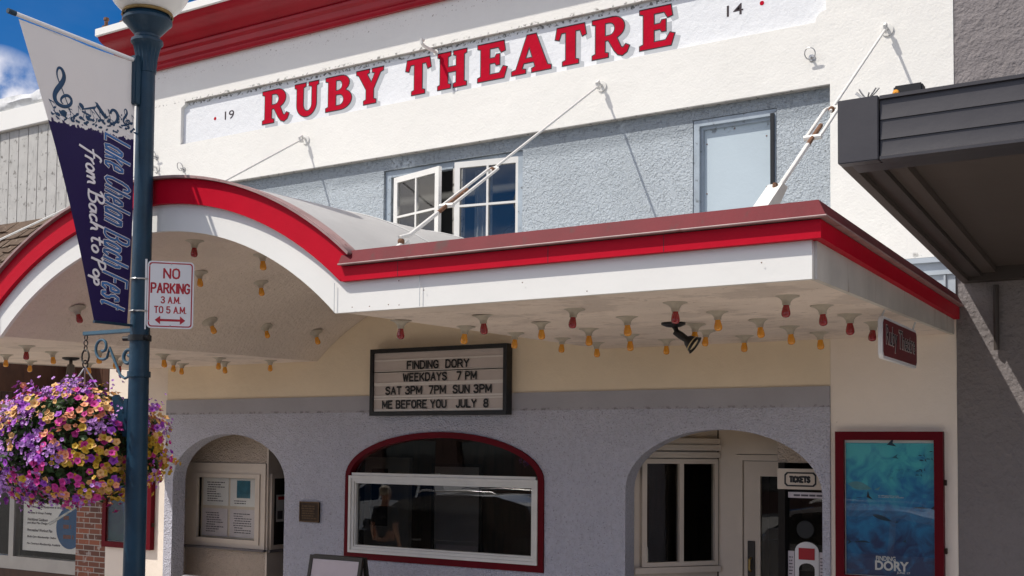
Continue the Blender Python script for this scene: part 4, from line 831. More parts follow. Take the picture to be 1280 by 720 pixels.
# notices in the left alcove window
k_ = 0
for x0, z0, lab in ((-10.38, 1.48, 'white notice sheet, upper left of four in the alcove window'), (-9.92, 1.48, 'notice sheet with a dark blue picture, upper right of four in the alcove window'), (-10.39, 1.11, 'lilac tinted notice sheet, lower left of four in the alcove window'), (-9.92, 1.11, 'lilac tinted notice sheet, lower right of four in the alcove window')):
    nb = thing('notice_sheet', lab, 'notice', (x0, .555, z0), 'notices in the alcove window')
    MB().box(x0, x0+.43, .552, .556, z0, z0+.335).build('sheet', m_signwhite if z0 > 1.3 else m_paper, nb)
    if 'dark blue' in lab: MB().box(x0+.11, x0+.33, .549, .5515, z0+.10, z0+.31).build('picture', m_teal, nb); nr, zz = 2, .03
    else: nr, zz = 9, .05
    link('lettering', xf(lines_mesh(.32, nr, .012, .028, len(lab), .45), (x0+.06, .5505, z0+zz), FX, FZ), m_ink, nb)
ns = thing('notice_sheet', 'white sheet with red heading in the dark case at the right of the alcove', 'notice', (-9.266, .75, 1.3), 'notices in the alcove window')
MB().box(-9.267, -9.263, .655, .90, 1.31, 1.63).build('sheet', m_signwhite, ns); MB().box(-9.262, -9.2605, .68, .87, 1.57, 1.61).build('heading', m_signred, ns); MB().box(-9.262, -9.2605, .67, .76, 1.34, 1.44).build('picture', m_ink, ns); MB().box(-9.262, -9.2605, .79, .88, 1.34, 1.44).build('picture', m_ink, ns)
# lobby picture
lp = thing('framed_picture', 'framed pale poster hanging on the lobby wall behind the arched window', 'picture', (-6.94, 1.03, 1.02))
plate('frame', frame4(-7.27, -6.60, 1.02, 2.03, .035), 1.01, .03, m_black, lp); MB().box(-7.25, -6.62, 1.025, 1.038, 1.04, 2.01).build('print', m_lboard, lp)
bl = thing('round_grey_shape', 'dark grey glossy rounded object behind the lower right pane of the upper window', 'ellipsoid', (-5.95, .5, 4.1))  # rounded grey shape of unknown kind, modelled as an ellipsoid with a button
link('cover', MB().sphere((-5.92, .62, 4.28), .24, 24, 16, (1, .6, 1.1)).mesh('cover', True), mk('dark_grey_vinyl', (.07, .08, .085), .25, [(9, .003, 'n')], [(6, .2)]), bl)
MB().lathe([(0, 4.27), (.012, 4.27), (.012, 4.30), (0, 4.30)], (-5.92, .50, .25), 8).build('button', m_wire, bl)

# ------------------------------------------------------------------ lamp post
PX, PY = -6.305, -3.9
LP = thing('lamp_post', 'dark blue street lamp post with a milky white globe at the kerb', 'lamp post', (PX, PY, 0))
MB().lathe([(.0, 0), (.19, 0), (.19, .12), (.15, .16), (.13, .5), (.10, .56), (.082, .62), (.076, 1.2), (.068, 3.0), (.062, 4.86), (0, 4.86)], (PX, PY, 0), 24, None, False).build('pole', m_pole, LP, True)
fl_ = lambda i, k: (-.07 if k % 2 else .03) if 2 <= i <= 4 else 0
cp = MB().lathe([(.0, 4.85), (.066, 4.85), (.068, 4.88), (.074, 4.96), (.092, 5.045), (.112, 5.065), (.110, 5.085), (.088, 5.10), (.086, 5.12), (.128, 5.17), (.158, 5.205), (.170, 5.215), (.170, 5.235), (.158, 5.245), (.152, 5.275), (.0, 5.275)], (PX, PY, 0), 36, None, False, fl_).build('capital', m_pole, LP, True)
gl_ = MB().lathe([(.30*math.sin(R(a)), 5.535-.30*math.cos(R(a))) for a in range(28, 180, 8)]+[(.005, 5.835)], (PX, PY, 0), 32).build('globe', m_globe, LP, True)
MB().lathe([(.168, 5.262), (.178, 5.266), (.172, 5.284), (.15, 5.29)], (PX, PY, 0), 32, None, False).build('globe_gasket', m_ochre, gl_, True)
# arm for the basket, with scrolls
ba = MB().box(-6.90, PX-.06, PY-.02, PY+.02, 3.000, 3.028).build('basket_arm', m_bracket, LP, False, .003)
def scroll(c, r0, r1, a0, turns, n=26):
    return [(c[0]+(r0+(r1-r0)*k/n)*math.cos(a0+turns*2*math.pi*k/n), PY, c[1]+(r0+(r1-r0)*k/n)*math.sin(a0+turns*2*math.pi*k/n)) for k in range(n+1)]
c1 = scroll((-6.70, 2.905), .022, .092, R(250), 1.15); c1 += [(-6.62, PY, 2.90), (-6.56, PY, 2.80), (-6.50, PY, 2.70), (-6.45, PY, 2.675), (PX-.07, PY, 2.70)]
MB().tube(c1, .010, 8).build('arm_scroll', m_bracket, ba, True)
MB().tube(scroll((-6.42, 2.82), .015, .062, R(100), -1.1), .0125, 8).build('arm_scroll', m_bracket, ba, True)
for z, mt in ((2.955, m_black), (2.70, m_pole)): MB().lathe([(.060, z-.02), (.080, z-.02), (.080, z+.02), (.060, z+.02)], (PX, PY, 0), 24, None, False).build('clamp_band', mt, LP, True)
for s in (-1, 1): MB().tube([(PX+s*.085, PY-.02, 2.955), (PX+s*.135, PY-.03, 2.955)], .017, 8).build('clamp_bolt', m_black, LP, True)
# wedge shaped bracket on the street side of the post
MB().prism([(PX-.245, PY-.03, 2.545), (PX-.205, PY-.03, 2.56), (PX-.10, PY-.03, 2.46), (PX-.10, PY-.03, 2.27), (PX-.175, PY-.03, 2.31)], (0, .035, 0)).build('wedge_bracket', m_pole, LP, False, .004)
MB().box(PX-.115, PX-.07, PY-.035, PY+.035, 2.26, 2.53).build('bracket_plate', m_pole, LP, False, .004)

# ------------------------------------------------------------------ banner
BX = -6.315
def mixmat_banner():
    m = bpy.data.materials.new('banner_cloth_print'); m.use_nodes = True; t = m.node_tree; n = t.nodes; l = t.links; b = n['Principled BSDF']; b.inputs['Roughness'].default_value = .55
    tcx = n.new('ShaderNodeTexCoord'); s = n.new('ShaderNodeSeparateXYZ'); l.new(tcx.outputs['Object'], s.inputs[0])
    nz_ = n.new('ShaderNodeTexNoise'); nz_.inputs['Scale'].default_value = 34; nz_.inputs['Detail'].default_value = 5; l.new(tcx.outputs['Object'], nz_.inputs[0])
    a = n.new('ShaderNodeMath'); a.operation = 'MULTIPLY_ADD'; a.inputs[1].default_value = .11; l.new(nz_.outputs[0], a.inputs[0]); l.new(s.outputs[2], a.inputs[2])
    y = n.new('ShaderNodeMath'); y.operation = 'MULTIPLY_ADD'; y.inputs[1].default_value = -.055; l.new(s.outputs[1], y.inputs[0]); l.new(a.outputs[0], y.inputs[2])
    mr = n.new('ShaderNodeMapRange'); mr.inputs[1].default_value = 4.622; mr.inputs[2].default_value = 4.628; l.new(y.outputs[0], mr.inputs[0])
    n2 = n.new('ShaderNodeTexNoise'); n2.inputs['Scale'].default_value = 2.2; l.new(tcx.outputs['Object'], n2.inputs[0])
    nv = n.new('ShaderNodeMix'); nv.data_type = 'RGBA'; l.new(n2.outputs[0], nv.inputs[0]); nv.inputs[6].default_value = (.022, .010, .085, 1); nv.inputs[7].default_value = (.030, .016, .13, 1)
    mx_ = n.new('ShaderNodeMix'); mx_.data_type = 'RGBA'; l.new(mr.outputs[0], mx_.inputs[0]); l.new(nv.outputs[2], mx_.inputs[6]); mx_.inputs[7].default_value = (.66, .645, .65, 1)
    l.new(mx_.outputs[2], b.inputs['Base Color'])
    w_ = n.new('ShaderNodeTexNoise'); w_.inputs['Scale'].default_value = 260; bp = n.new('ShaderNodeBump'); bp.inputs['Distance'].default_value = .0012; l.new(tcx.outputs['Object'], w_.inputs[0]); l.new(w_.outputs[0], bp.inputs['Height']); l.new(bp.outputs[0], b.inputs['Normal'])
    return m
def billow(y, z): return .020*math.sin((z-3)*2.6+(y+4)*2.2)+.008*math.sin((y+4)*11+z*1.7)
def bill(me):
    for v in me.vertices: v.co.x += billow(v.co.y, v.co.z)
    return me
BN = thing('street_banner', 'tapered white and navy music festival banner hanging from the lamp post', 'banner', (BX, -4.2, 3.03))
def bpt(u, v):
    z = 3.035+(4.905-3.035)*v; yr = -4.0+.03*v-.01*math.sin(v*3.1); yl = -4.275+(-4.905+4.275)*v+.02*math.sin(math.pi*v)
    return (yl+(yr-yl)*u, z-.035*(1-u)*(1-v)*0+.012*u*(1-v))
def clothside(dx):
    def f(u, v):
        y, z = bpt(u, v); return Vector((BX+dx+billow(y, z), y, z))
    return f
m_ = MB(); m_.grid(clothside(0), 24, 44)
bmesh.ops.solidify(m_.bm, geom=m_.bm.faces[:], thickness=.003)
cl = m_.build('cloth', mixmat_banner(), BN, True)
MB().tube([(BX, PY-.06, 4.915), (BX, -4.965, 4.93)], .014, 10).build('top_rod', m_signwhite, BN, True)
MB().tube([(BX, -4.93, 4.9295), (BX, -4.985, 4.9305)], .017, 10).build('rod_end', m_pole, BN, True)
MB().tube([(BX, PY-.07, 3.04), (BX, -4.28, 3.035)], .010, 10).build('bottom_rod', m_pole, BN, True)
MB().box(BX-.03, BX+.03, PY-.11, PY-.06, 4.60, 4.95).build('top_bracket', m_pole, BN, False, .005)
m_bblue = mk('banner_blue_print', (.055, .20, .50), .55, [(200, .0008, 'n')], [(3.5, .55)]); m_bteal = mk('banner_teal_print', (.012, .060, .14), .55, [(200, .0008, 'n')], [(5, .35)])
m_bwhite = mk('banner_white_print', (.82, .80, .84), .55, [(200, .0008, 'n')], [(4, .08)]); m_bnavy = mk('banner_navy_print', (.022, .011, .088), .55, [(200, .0008, 'n')], [(3, .2)])
DN, RT = (0, 0, -1), (0, 1, 0)
for rr_, mt, dx in ((.0125, m_bwhite, .0030), (.0088, m_bnavy, .0044), (.0066, m_bblue, .0056)):
    gm = gothic('Lake Chelan Bach Fest', 1.245-2*(.0125-rr_), .225-2*(.0125-rr_), rr_, .24, .12, .30, .50)
    link('title_lettering', bill(xf(gm, (BX+dx, -4.238+(.0125-rr_), 4.352-(.0125-rr_)), DN, RT)), mt, cl)
SG = {'f': (.85, [[(.0, -.5), (.3, .4), (.55, 1.5), (.85, 1.98), (1.08, 1.7)], [(.02, 1.0), (.9, 1.08)]]), 'r': (.62, [[(0, 0), (.2, .95)], [(.1, .5), (.3, .85), (.62, .98)]]),
      'o': (.8, [[(.45, .95), (.1, .75), (.08, .15), (.42, .0), (.72, .35), (.68, .85), (.40, .95)]]), 'm': (1.3, [[(0, 0), (.18, .95)], [(.06, .4), (.3, .95), (.55, .9), (.46, 0)], [(.5, .4), (.75, .95), (1.0, .9), (.92, .05), (1.12, .1)]]),
      'B': (1.2, [[(.1, 0), (.35, 1.9)], [(-.1, 1.55), (.4, 2.1), (1.05, 1.85), (.9, 1.2), (.3, 1.0)], [(.3, 1.0), (.95, 1.0), (1.1, .4), (.6, -.05), (-.1, .15)]]), 'a': (.95, [[(.72, .8), (.4, .98), (.08, .6), (.1, .1), (.38, 0), (.65, .35), (.78, .92)], [(.78, .92), (.70, .15), (.92, .1)]]),
      'c': (.75, [[(.68, .8), (.4, .98), (.08, .55), (.15, .05), (.42, 0), (.7, .25)]]), 'h': (.95, [[(.05, 0), (.42, 1.95)], [(.1, .35), (.4, .95), (.68, .85), (.6, .05), (.8, .08)]]), 't': (.75, [[(.42, 1.75), (.1, .35), (.28, -.02), (.55, .15)], [(-.05, 1.15), (.75, 1.25)]]),
      'P': (1.05, [[(.05, -.15), (.4, 1.9)], [(-.1, 1.4), (.45, 2.1), (1.1, 1.8), (.9, 1.1), (.3, .9)]]), 'p': (.8, [[(-.1, -.8), (.22, .95)], [(.13, .6), (.45, 1.0), (.72, .6), (.5, .02), (.1, .15)]]), ' ': (.42, [])}
strokes = []; cx_ = 0
for ch in 'from Bach to Pop':
    adv, ss = SG[ch]
    for s_ in ss: strokes.append([((cx_+a)*.0755, b*.083) for a, b in s_])
    cx_ += adv
sm_ = stroke_mesh([[(a*.95, .115*a/.95+b*.95*(1-.36*a/.95)) for a, b in q] for q in strokes], .0085, .25)
link('script_lettering', bill(xf(sm_, (BX+.004, -4.415, 4.20), (0, 0, -1), (0, 1, 0))), m_bwhite, cl)
clef = [(-0.605, 4.364), (-0.589, 4.349), (-0.559, 4.363), (-0.552, 4.396), (-0.570, 4.436), (-0.594, 4.483), (-0.618, 4.534), (-0.646, 4.584), (-0.661, 4.624), (-0.657, 4.661), (-0.641, 4.679), (-0.615, 4.669), (-0.600, 4.624), (-0.622, 4.573), (-0.658, 4.527), (-0.679, 4.482), (-0.668, 4.440), (-0.630, 4.421), (-0.582, 4.428), (-0.547, 4.458), (-0.545, 4.492), (-0.572, 4.509), (-0.604, 4.498), (-0.628, 4.474), (-0.629, 4.447), (-0.611, 4.441)]
cw = [.6, .6, .5, .4, .4, .4, .4, .5, .6, .8, 1.0, 1.3, 1.7, 2.0, 2.0, 1.7, 1.5, 1.4, 1.3, 1.2, 1.1, 1.2, 1.1, .9, .6, .4]
link('treble_clef', bill(xf(stroke_mesh([[(y, z, w_) for (y, z), w_ in zip(clef, cw)]], .009, .25), (BX+.003, -3.97, 0), RT, FZ)), m_bteal, cl)
link('clef_ball', bill(xf(flat_mesh([arc(-.607, 4.378, .023, .023, 0, 340, 17)], .001), (BX+.0036, -3.97, 0), RT, FZ)), m_bteal, cl)
def ell(y, z, a, b, rot, n=14): return [(y+a*math.cos(t)*math.cos(rot)-b*math.sin(t)*math.sin(rot), z+a*math.cos(t)*math.sin(rot)+b*math.sin(t)*math.cos(rot)) for t in [2*math.pi*k/n for k in range(n)]]
rs = random.Random(21); lay = [0]
def printed(cs, name='music_note', mt=None):
    lay[0] = (lay[0]+1) % 9
    link(name, bill(xf(flat_mesh(cs, .0005), (BX+.0030+.0006*lay[0], -3.97, 0), RT, FZ)), mt or m_bteal, cl)
def note(y, z, s, rot, flag=True):
    c, n_ = math.cos(rot), math.sin(rot); f = lambda a, b: (y+s*(a*c-b*n_), z+s*(a*n_+b*c))
    pts = [(1.0*math.cos(R(a)), .72*math.sin(R(a))+.25*math.cos(R(a))) for a in range(20, 360, 20)]
    out_ = [f(*p) for p in pts]+[f(.88, .2), f(.88, 4.6)]+([f(1.5, 3.9), f(2.3, 3.0), f(2.2, 2.2), f(1.9, 3.0), f(1.12, 3.7)] if flag else [])+[f(1.12, .3)]
    printed([out_])
for y, z, s, rot in ((-.685, 4.365, .019, .6), (-.675, 4.40, .011, .1), (-.50, 4.40, .014, .1), (-.47, 4.385, .017, -.3), (-.39, 4.42, .012, .2), (-.36, 4.40, .014, .5), (-.31, 4.41, .015, .2), (-.23, 4.43, .018, .3), (-.28, 4.42, .014, -.2), (-.15, 4.44, .012, .1), (-.04, 4.46, .014, .2), (-.10, 4.43, .012, -.4), (-.41, 4.40, .02, -1.1), (-.65, 4.36, .016, -.9), (-.53, 4.37, .015, 1.0), (-.19, 4.42, .016, 1.3), (-.07, 4.425, .011, .8)): note(y, z, s, rot)
printed([[(-.46, 4.452), (-.335, 4.505), (-.325, 4.53), (-.245, 4.455), (-.262, 4.44), (-.330, 4.502), (-.346, 4.478), (-.262, 4.405), (-.275, 4.40), (-.36, 4.478), (-.46, 4.442)]], 'beamed_notes'); printed([ell(-.462, 4.470, .024, .016, -.5)])
printed([[(-.345, 4.532), (-.322, 4.532), (-.235, 4.448), (-.255, 4.436)]], 'beamed_notes'); printed([[(-.46, 4.44), (-.385, 4.43), (-.385, 4.416), (-.46, 4.427)]], 'beamed_notes')
link('bass_clef', bill(xf(stroke_mesh([[(-.215, 4.485, 1), (-.205, 4.515, 1.2), (-.175, 4.52, 1.4), (-.150, 4.49, 1.8), (-.155, 4.45, 1.5), (-.20, 4.41, .8), (-.225, 4.40, .4)], [(-.125, 4.50, 1), (-.12, 4.498, 1)], [(-.125, 4.47, 1), (-.12, 4.468, 1)]], .0075, .25), (BX+.003, -3.97, 0), RT, FZ)), m_bteal, cl)
link('small_clef', bill(xf(stroke_mesh([[(-.60+.525+(y+.6)*.42, 4.475+(z-4.5)*.42, w_) for (y, z), w_ in zip(clef, cw)]], .0045, .25), (BX+.003, -3.97, 0), RT, FZ)), m_bteal, cl)
for k in range(46):
    y = -.685+.70*k/46+rs.uniform(-.006, .006); zb_ = 4.335+.055*(y+.8)/.8*1.0; printed([ell(y, zb_+rs.uniform(-.012, .045), rs.uniform(.008, .02), rs.uniform(.005, .010), rs.uniform(-1, 1), 10)], 'note_head', m_bteal if rs.random() < .72 else m_bwhite)

# ------------------------------------------------------------------ parking sign
NP = thing('parking_sign', 'white and red no parking sign with double arrow clamped to the blue post', 'sign', (-6.2, -3.85, 3.03))
th_ = R(45); SD = Vector((math.sin(th_), math.cos(th_), 0)); SO = Vector((-6.235, -3.905, 3.025)); SN = SD.cross(Vector((0, 0, 1)))
SW, SH = .315, .475
def rrect(x0, x1, y0, y1, r): return arc(x1-r, y1-r, r, r, 0, 90, 5)+arc(x0+r, y1-r, r, r, 90, 180, 5)+arc(x0+r, y0+r, r, r, 180, 270, 5)+arc(x1-r, y0+r, r, r, 270, 360, 5)
def sput(me, d): return xf(me, SO+SN*d, SD, FZ)
bd_ = link('board', sput(flat_mesh([rrect(0, SW, 0, SH, .028)], .004), 0), m_signwhite, NP)
link('red_border', sput(flat_mesh([rrect(.010, SW-.010, .010, SH-.010, .022), rrect(.018, SW-.018, .018, SH-.018, .017)], .0006), .0030), m_signred, bd_)
for tx, x0, wd, z, ht in (('NO', .105, .115, .350, .078), ('PARKING', .022, .268, .245, .078), ('3 A.M.', .092, .135, .175, .052), ('TO 5 A.M.', .048, .220, .105, .052)):
    link('lettering', xf(gothic(tx, wd, ht, .0062 if ht > .06 else .0042, 0, .1), SO+SD*x0+Vector((0, 0, z))+SN*.0030, SD, FZ), m_signred, bd_)
link('double_arrow', sput(flat_mesh([[(.055, .058), (.092, .088), (.092, .066), (.225, .066), (.225, .088), (.262, .058), (.225, .028), (.225, .050), (.092, .050), (.092, .028)]], .0008), .0034), m_signred, bd_)
def sbox(x0, x1, d0, d1, z0, z1, name, mt, par):
    q = MB().prism([SO+SD*x0+SN*d0+Vector((0, 0, z0)), SO+SD*x1+SN*d0+Vector((0, 0, z0)), SO+SD*x1+SN*d0+Vector((0, 0, z1)), SO+SD*x0+SN*d0+Vector((0, 0, z1))], SN*(d1-d0)); return q.build(name, mt, par)
sbox(-.022, -.003, -.01, .006, -.01, .485, 'channel_post', m_signwhite, NP)
for z in (.118, .345): MB().tube([Vector((PX+.074*math.cos(a), PY+.074*math.sin(a), SO.z+z)) for a in [R(-130+10*k) for k in range(14)]]+[SO-SD*.015+Vector((0, 0, z))], .006, 6).build('strap', m_steel, NP, True)
for x, z in ((.16, .455), (.16, .02), (.012, .44), (.012, .05)): MB().lathe([(0, 0), (.006, 0), (.005, .003), (0, .004)], SO+SD*x+SN*.0022+Vector((0, 0, z)), 8, SN, False).build('bolt', m_steel, bd_)

# ------------------------------------------------------------------ hanging flower basket
bc_ = Vector((-6.95, -3.9, 2.185)); HBk = thing('flower_basket', 'overflowing hanging basket of purple, peach and yellow petunias on the blue bracket', 'hanging basket', bc_)
m_leaf = mk('petunia_leaves', (.045, .095, .022), .6, [(60, .001, 'n')], [(18, .5), (5, .3)])
ch = MB()
def ringpts(c, r, ax): 
    return [c+(Vector((r*math.cos(t), 0, r*1.25*math.sin(t))) if ax == 0 else Vector((0, r*math.cos(t), r*1.25*math.sin(t)))) for t in [2*math.pi*k/12 for k in range(13)]]
for i, z in enumerate((2.985, 2.945, 2.905)): ch.tube(ringpts(Vector((-6.885, PY, z)), .016, i % 2), .0045, 6, False)
ch.tube(ringpts(Vector((-6.885, PY, 2.845)), .04, 0), .007, 6, False); ch.tube(ringpts(Vector((-6.885, PY, 2.79)), .022, 1), .006, 6, False)
ch.build('chain', m_wire, HBk, True)
for a in (.4, 2.5, 4.6): MB().tube([(-6.885, PY, 2.77), (-6.885+.32*math.cos(a), PY+.32*math.sin(a), 2.30)], .006, 6).build('hanger_wire', m_steel, HBk, True)
MB().lathe([(0, 1.93), (.20, 1.97), (.31, 2.10), (.34, 2.28), (.31, 2.29), (0, 2.27)], (-6.915, PY, 0), 20, None, False).build('liner', mk('coir_liner', (.05, .035, .02), .95, [(50, .01, 'n')], [(9, .4)]), HBk, True)
rs = random.Random(4)
def surf(d, k=1.0):
    """bushy outline in direction d"""
    n_ = 1+.24*mnoise.noise(d*2.1+Vector((3, 1, 7)))+.13*mnoise.noise(d*5.3)
    hor = math.hypot(d.x, d.y); up = .41 if d.z > 0 else .43
    v = Vector((d.x*.605, d.y*.605, d.z*up))*n_*k
    if d.z < 0: v *= 1+.10*max(0, -d.x*.8-d.y*.3)
    return bc_+v
def rdir():
    while 1:
        d = Vector((rs.gauss(0, 1), rs.gauss(0, 1), rs.gauss(0, 1))).normalized()
        if d.z > -.93: return d
def clear(p, m=.125): return math.hypot(p.x-PX, p.y-PY) > m
lf = MB()
for i in range(3600):
    d = rdir(); p = surf(d, rs.uniform(.55, .97))
    if not clear(p): continue
    s_ = rs.uniform(.022, .045); q = Quaternion((rs.gauss(0, 1), rs.gauss(0, 1), rs.gauss(0, 1), rs.gauss(0, 1))).normalized()
    vv = [lf.bm.verts.new(p+q @ Vector(c)*s_) for c in ((-1, 0, 0), (-.2, -.5, .12), (1, 0, -.1), (-.2, .5, .12))]
    lf.bm.faces.new((vv[0], vv[1], vv[2])); lf.bm.faces.new((vv[0], vv[2], vv[3]))
fo = lf.build('foliage', m_leaf, HBk); fo['kind'] = 'stuff'
fcols = {'purple': (.36, .06, .50), 'lavender': (.56, .27, .68), 'peach': (.82, .33, .17), 'apricot': (.78, .45, .17), 'yellow': (.60, .37, .03), 'magenta': (.62, .04, .30)}
fm = {k: mk(k+'_petals', v, .55, [(60, .0006, 'n')], [(14, .25)]) for k, v in fcols.items()}
for m__ in fm.values(): m__.node_tree.nodes['Principled BSDF'].inputs['Subsurface Weight'].default_value = .12; m__.node_tree.nodes['Principled BSDF'].inputs['Subsurface Radius'].default_value = (.01, .01, .01)
def blossom(bm, p, nrm, s_, seed):
    q = Vector((0, 0, 1)).rotation_difference(nrm); n_ = 10; ph = seed*6.28
    c = bm.verts.new(p+q @ Vector((0, 0, -.55*s_))); r1 = []; r2 = []
    for k in range(n_):
        a = ph+2*math.pi*k/n_; lob = 1 if k % 2 == 0 else .80
        r1.append(bm.verts.new(p+q @ Vector((.38*s_*math.cos(a), .38*s_*math.sin(a), -.08*s_))))
        r2.append(bm.verts.new(p+q @ Vector((lob*s_*math.cos(a), lob*s_*math.sin(a), (.16 if k % 2 == 0 else .02)*s_*(1+.6*math.sin(3*a+seed*9))))))
    for k in range(n_):
        j = (k+1) % n_; bm.faces.new((c, r1[k], r1[j])); bm.faces.new((r1[k], r2[k], r2[j], r1[j]))
cand = []
view = (Vector((0, -9.2, 2.2))-bc_).normalized(); rightv = Vector((r_.x, r_.y, 0))
tries = 0
while len(cand) < 2100 and tries < 12000:
    tries += 1; d = rdir(); p = surf(d, rs.uniform(.90, 1.0)+abs(rs.gauss(0, .085)))
    if not clear(p): continue
    if mnoise.noise(d*3.1+Vector((9, 2, 5))) < -.2 and rs.random() < .9: continue   # gaps in the bloom
    if d.z < -.55 and rs.random() < .4: continue
    side = d.dot(rightv); n1 = mnoise.noise(d*2.6+Vector((1, 4, 2))); n2 = mnoise.noise(d*3.4+Vector((7, 7, 1)))
    if side < -.1 and d.z < .35+n1*.3 and rs.random() < .8: k = 'purple' if rs.random() < .34 else 'lavender'
    elif n1 > .0 and rs.random() < .35: k = rs.choice(['peach', 'apricot', 'magenta'])
    elif side > .25 and d.z < .25: k = 'yellow' if rs.random() < .72 else ('magenta' if rs.random() < .5 else 'apricot')
    else: k = ('peach' if rs.random() < .7 else 'magenta') if n1 > .12 else ('apricot' if n2 > .16 else ('purple' if n2 > .0 else 'lavender'))
    if rs.random() < .13: k = rs.choice(['purple', 'lavender', 'magenta', 'peach', 'yellow'])
    if d.z < -.25 and abs(side) < .5 and rs.random() < .5: k = rs.choice(['magenta', 'yellow', 'magenta'])
    if rs.random() < .06: p = surf(d, rs.uniform(1.05, 1.16)); k = rs.choice(['lavender', 'lavender', 'purple', 'yellow'])
    if not clear(p): continue
    s_ = {'purple': .029, 'lavender': .023, 'peach': .027, 'apricot': .027, 'yellow': .026, 'magenta': .027}[k]*rs.uniform(.6, 1.2)
    nrm = (d+Vector((rs.gauss(0, .28), rs.gauss(0, .28), rs.gauss(0, .28)))+Vector((0, -.25, .12))).normalized()
    cand.append((d.dot(view), p, nrm, s_, k))
cand.sort(key=lambda c: -c[0]); used = 0; bulk = {k: bmesh.new() for k in fcols}
idx = set(rs.sample(range(0, 420), 100))
for i, (dv, p, nrm, s_, k) in enumerate(cand):
    if k == 'lavender' and i not in idx:      # sprays of small flowers
        for _ in range(6): blossom(bulk[k], p+Vector((rs.gauss(0, .026), rs.gauss(0, .026), rs.gauss(0, .024))), (nrm+Vector((rs.gauss(0, .3), rs.gauss(0, .3), rs.gauss(0, .3)))).normalized(), rs.uniform(.010, .017), rs.random())
        continue
    if i in idx:
        bm = bmesh.new(); blossom(bm, Vector((0, 0, 0)), nrm, s_*1.08, rs.random()); me = bpy.data.meshes.new('blossom'); bm.to_mesh(me); bm.free()
        o = bpy.data.objects.new('blossom', me); COL.objects.link(o); me.materials.append(fm[k]); o.parent = HBk; o.location = p-bc_
        if k in ('yellow', 'peach', 'apricot', 'purple'): pass
    else: blossom(bulk[k], p, nrm, s_, rs.random())
allb = bpy.data.meshes.new('blossom_mass'); big = bmesh.new(); keys = list(fcols)
for mi, k in enumerate(keys):
    tmp = bpy.data.meshes.new('t'); bulk[k].to_mesh(tmp); bulk[k].free(); n0 = len(big.faces); big.from_mesh(tmp); big.faces.ensure_lookup_table()
    for f in big.faces[n0:]: f.material_index = mi
    bpy.data.meshes.remove(tmp)
big.to_mesh(allb); big.free()
bo_ = link('blossom_mass', allb, None, HBk)
for k in keys: allb.materials.append(fm[k])
bo_['kind'] = 'stuff'

# ------------------------------------------------------------------ folding board on the pavement
AF = thing('sandwich_board', 'folding sandwich board with pale panels standing on the pavement below the window', 'sandwich board', (-6.95, -1.0, 0))
for s in (1, -1):
    tilt = Matrix.Rotation(R(-11*s), 3, 'X'); c = Vector((-6.91, -1.0, 1.17))
    fr_ = xf(flat_mesh([rect(-.32, .32, -1.17, 0), rect(-.285, .285, -1.0, -.035)], .03), (0, 0, 0), FX, FZ)
    fr_.transform(tilt.to_4x4()); fr_.transform(Matrix.Translation(c+Vector((0, -.02*s, 0)))); link('frame', fr_, m_wire, AF)
    pn = xf(flat_mesh([rect(-.283, .283, -.998, -.037)], .012), (0, 0, 0), FX, FZ)
    pn.transform(tilt.to_4x4()); pn.transform(Matrix.Translation(c+Vector((0, -.02*s, 0)))); link('panel', pn, mk('pale_lilac_panel', (.56, .50, .55), .5, [(20, .0008, 'n')], [(3, .12)]) if s == 1 else bpy.data.materials['pale_lilac_panel'], AF)

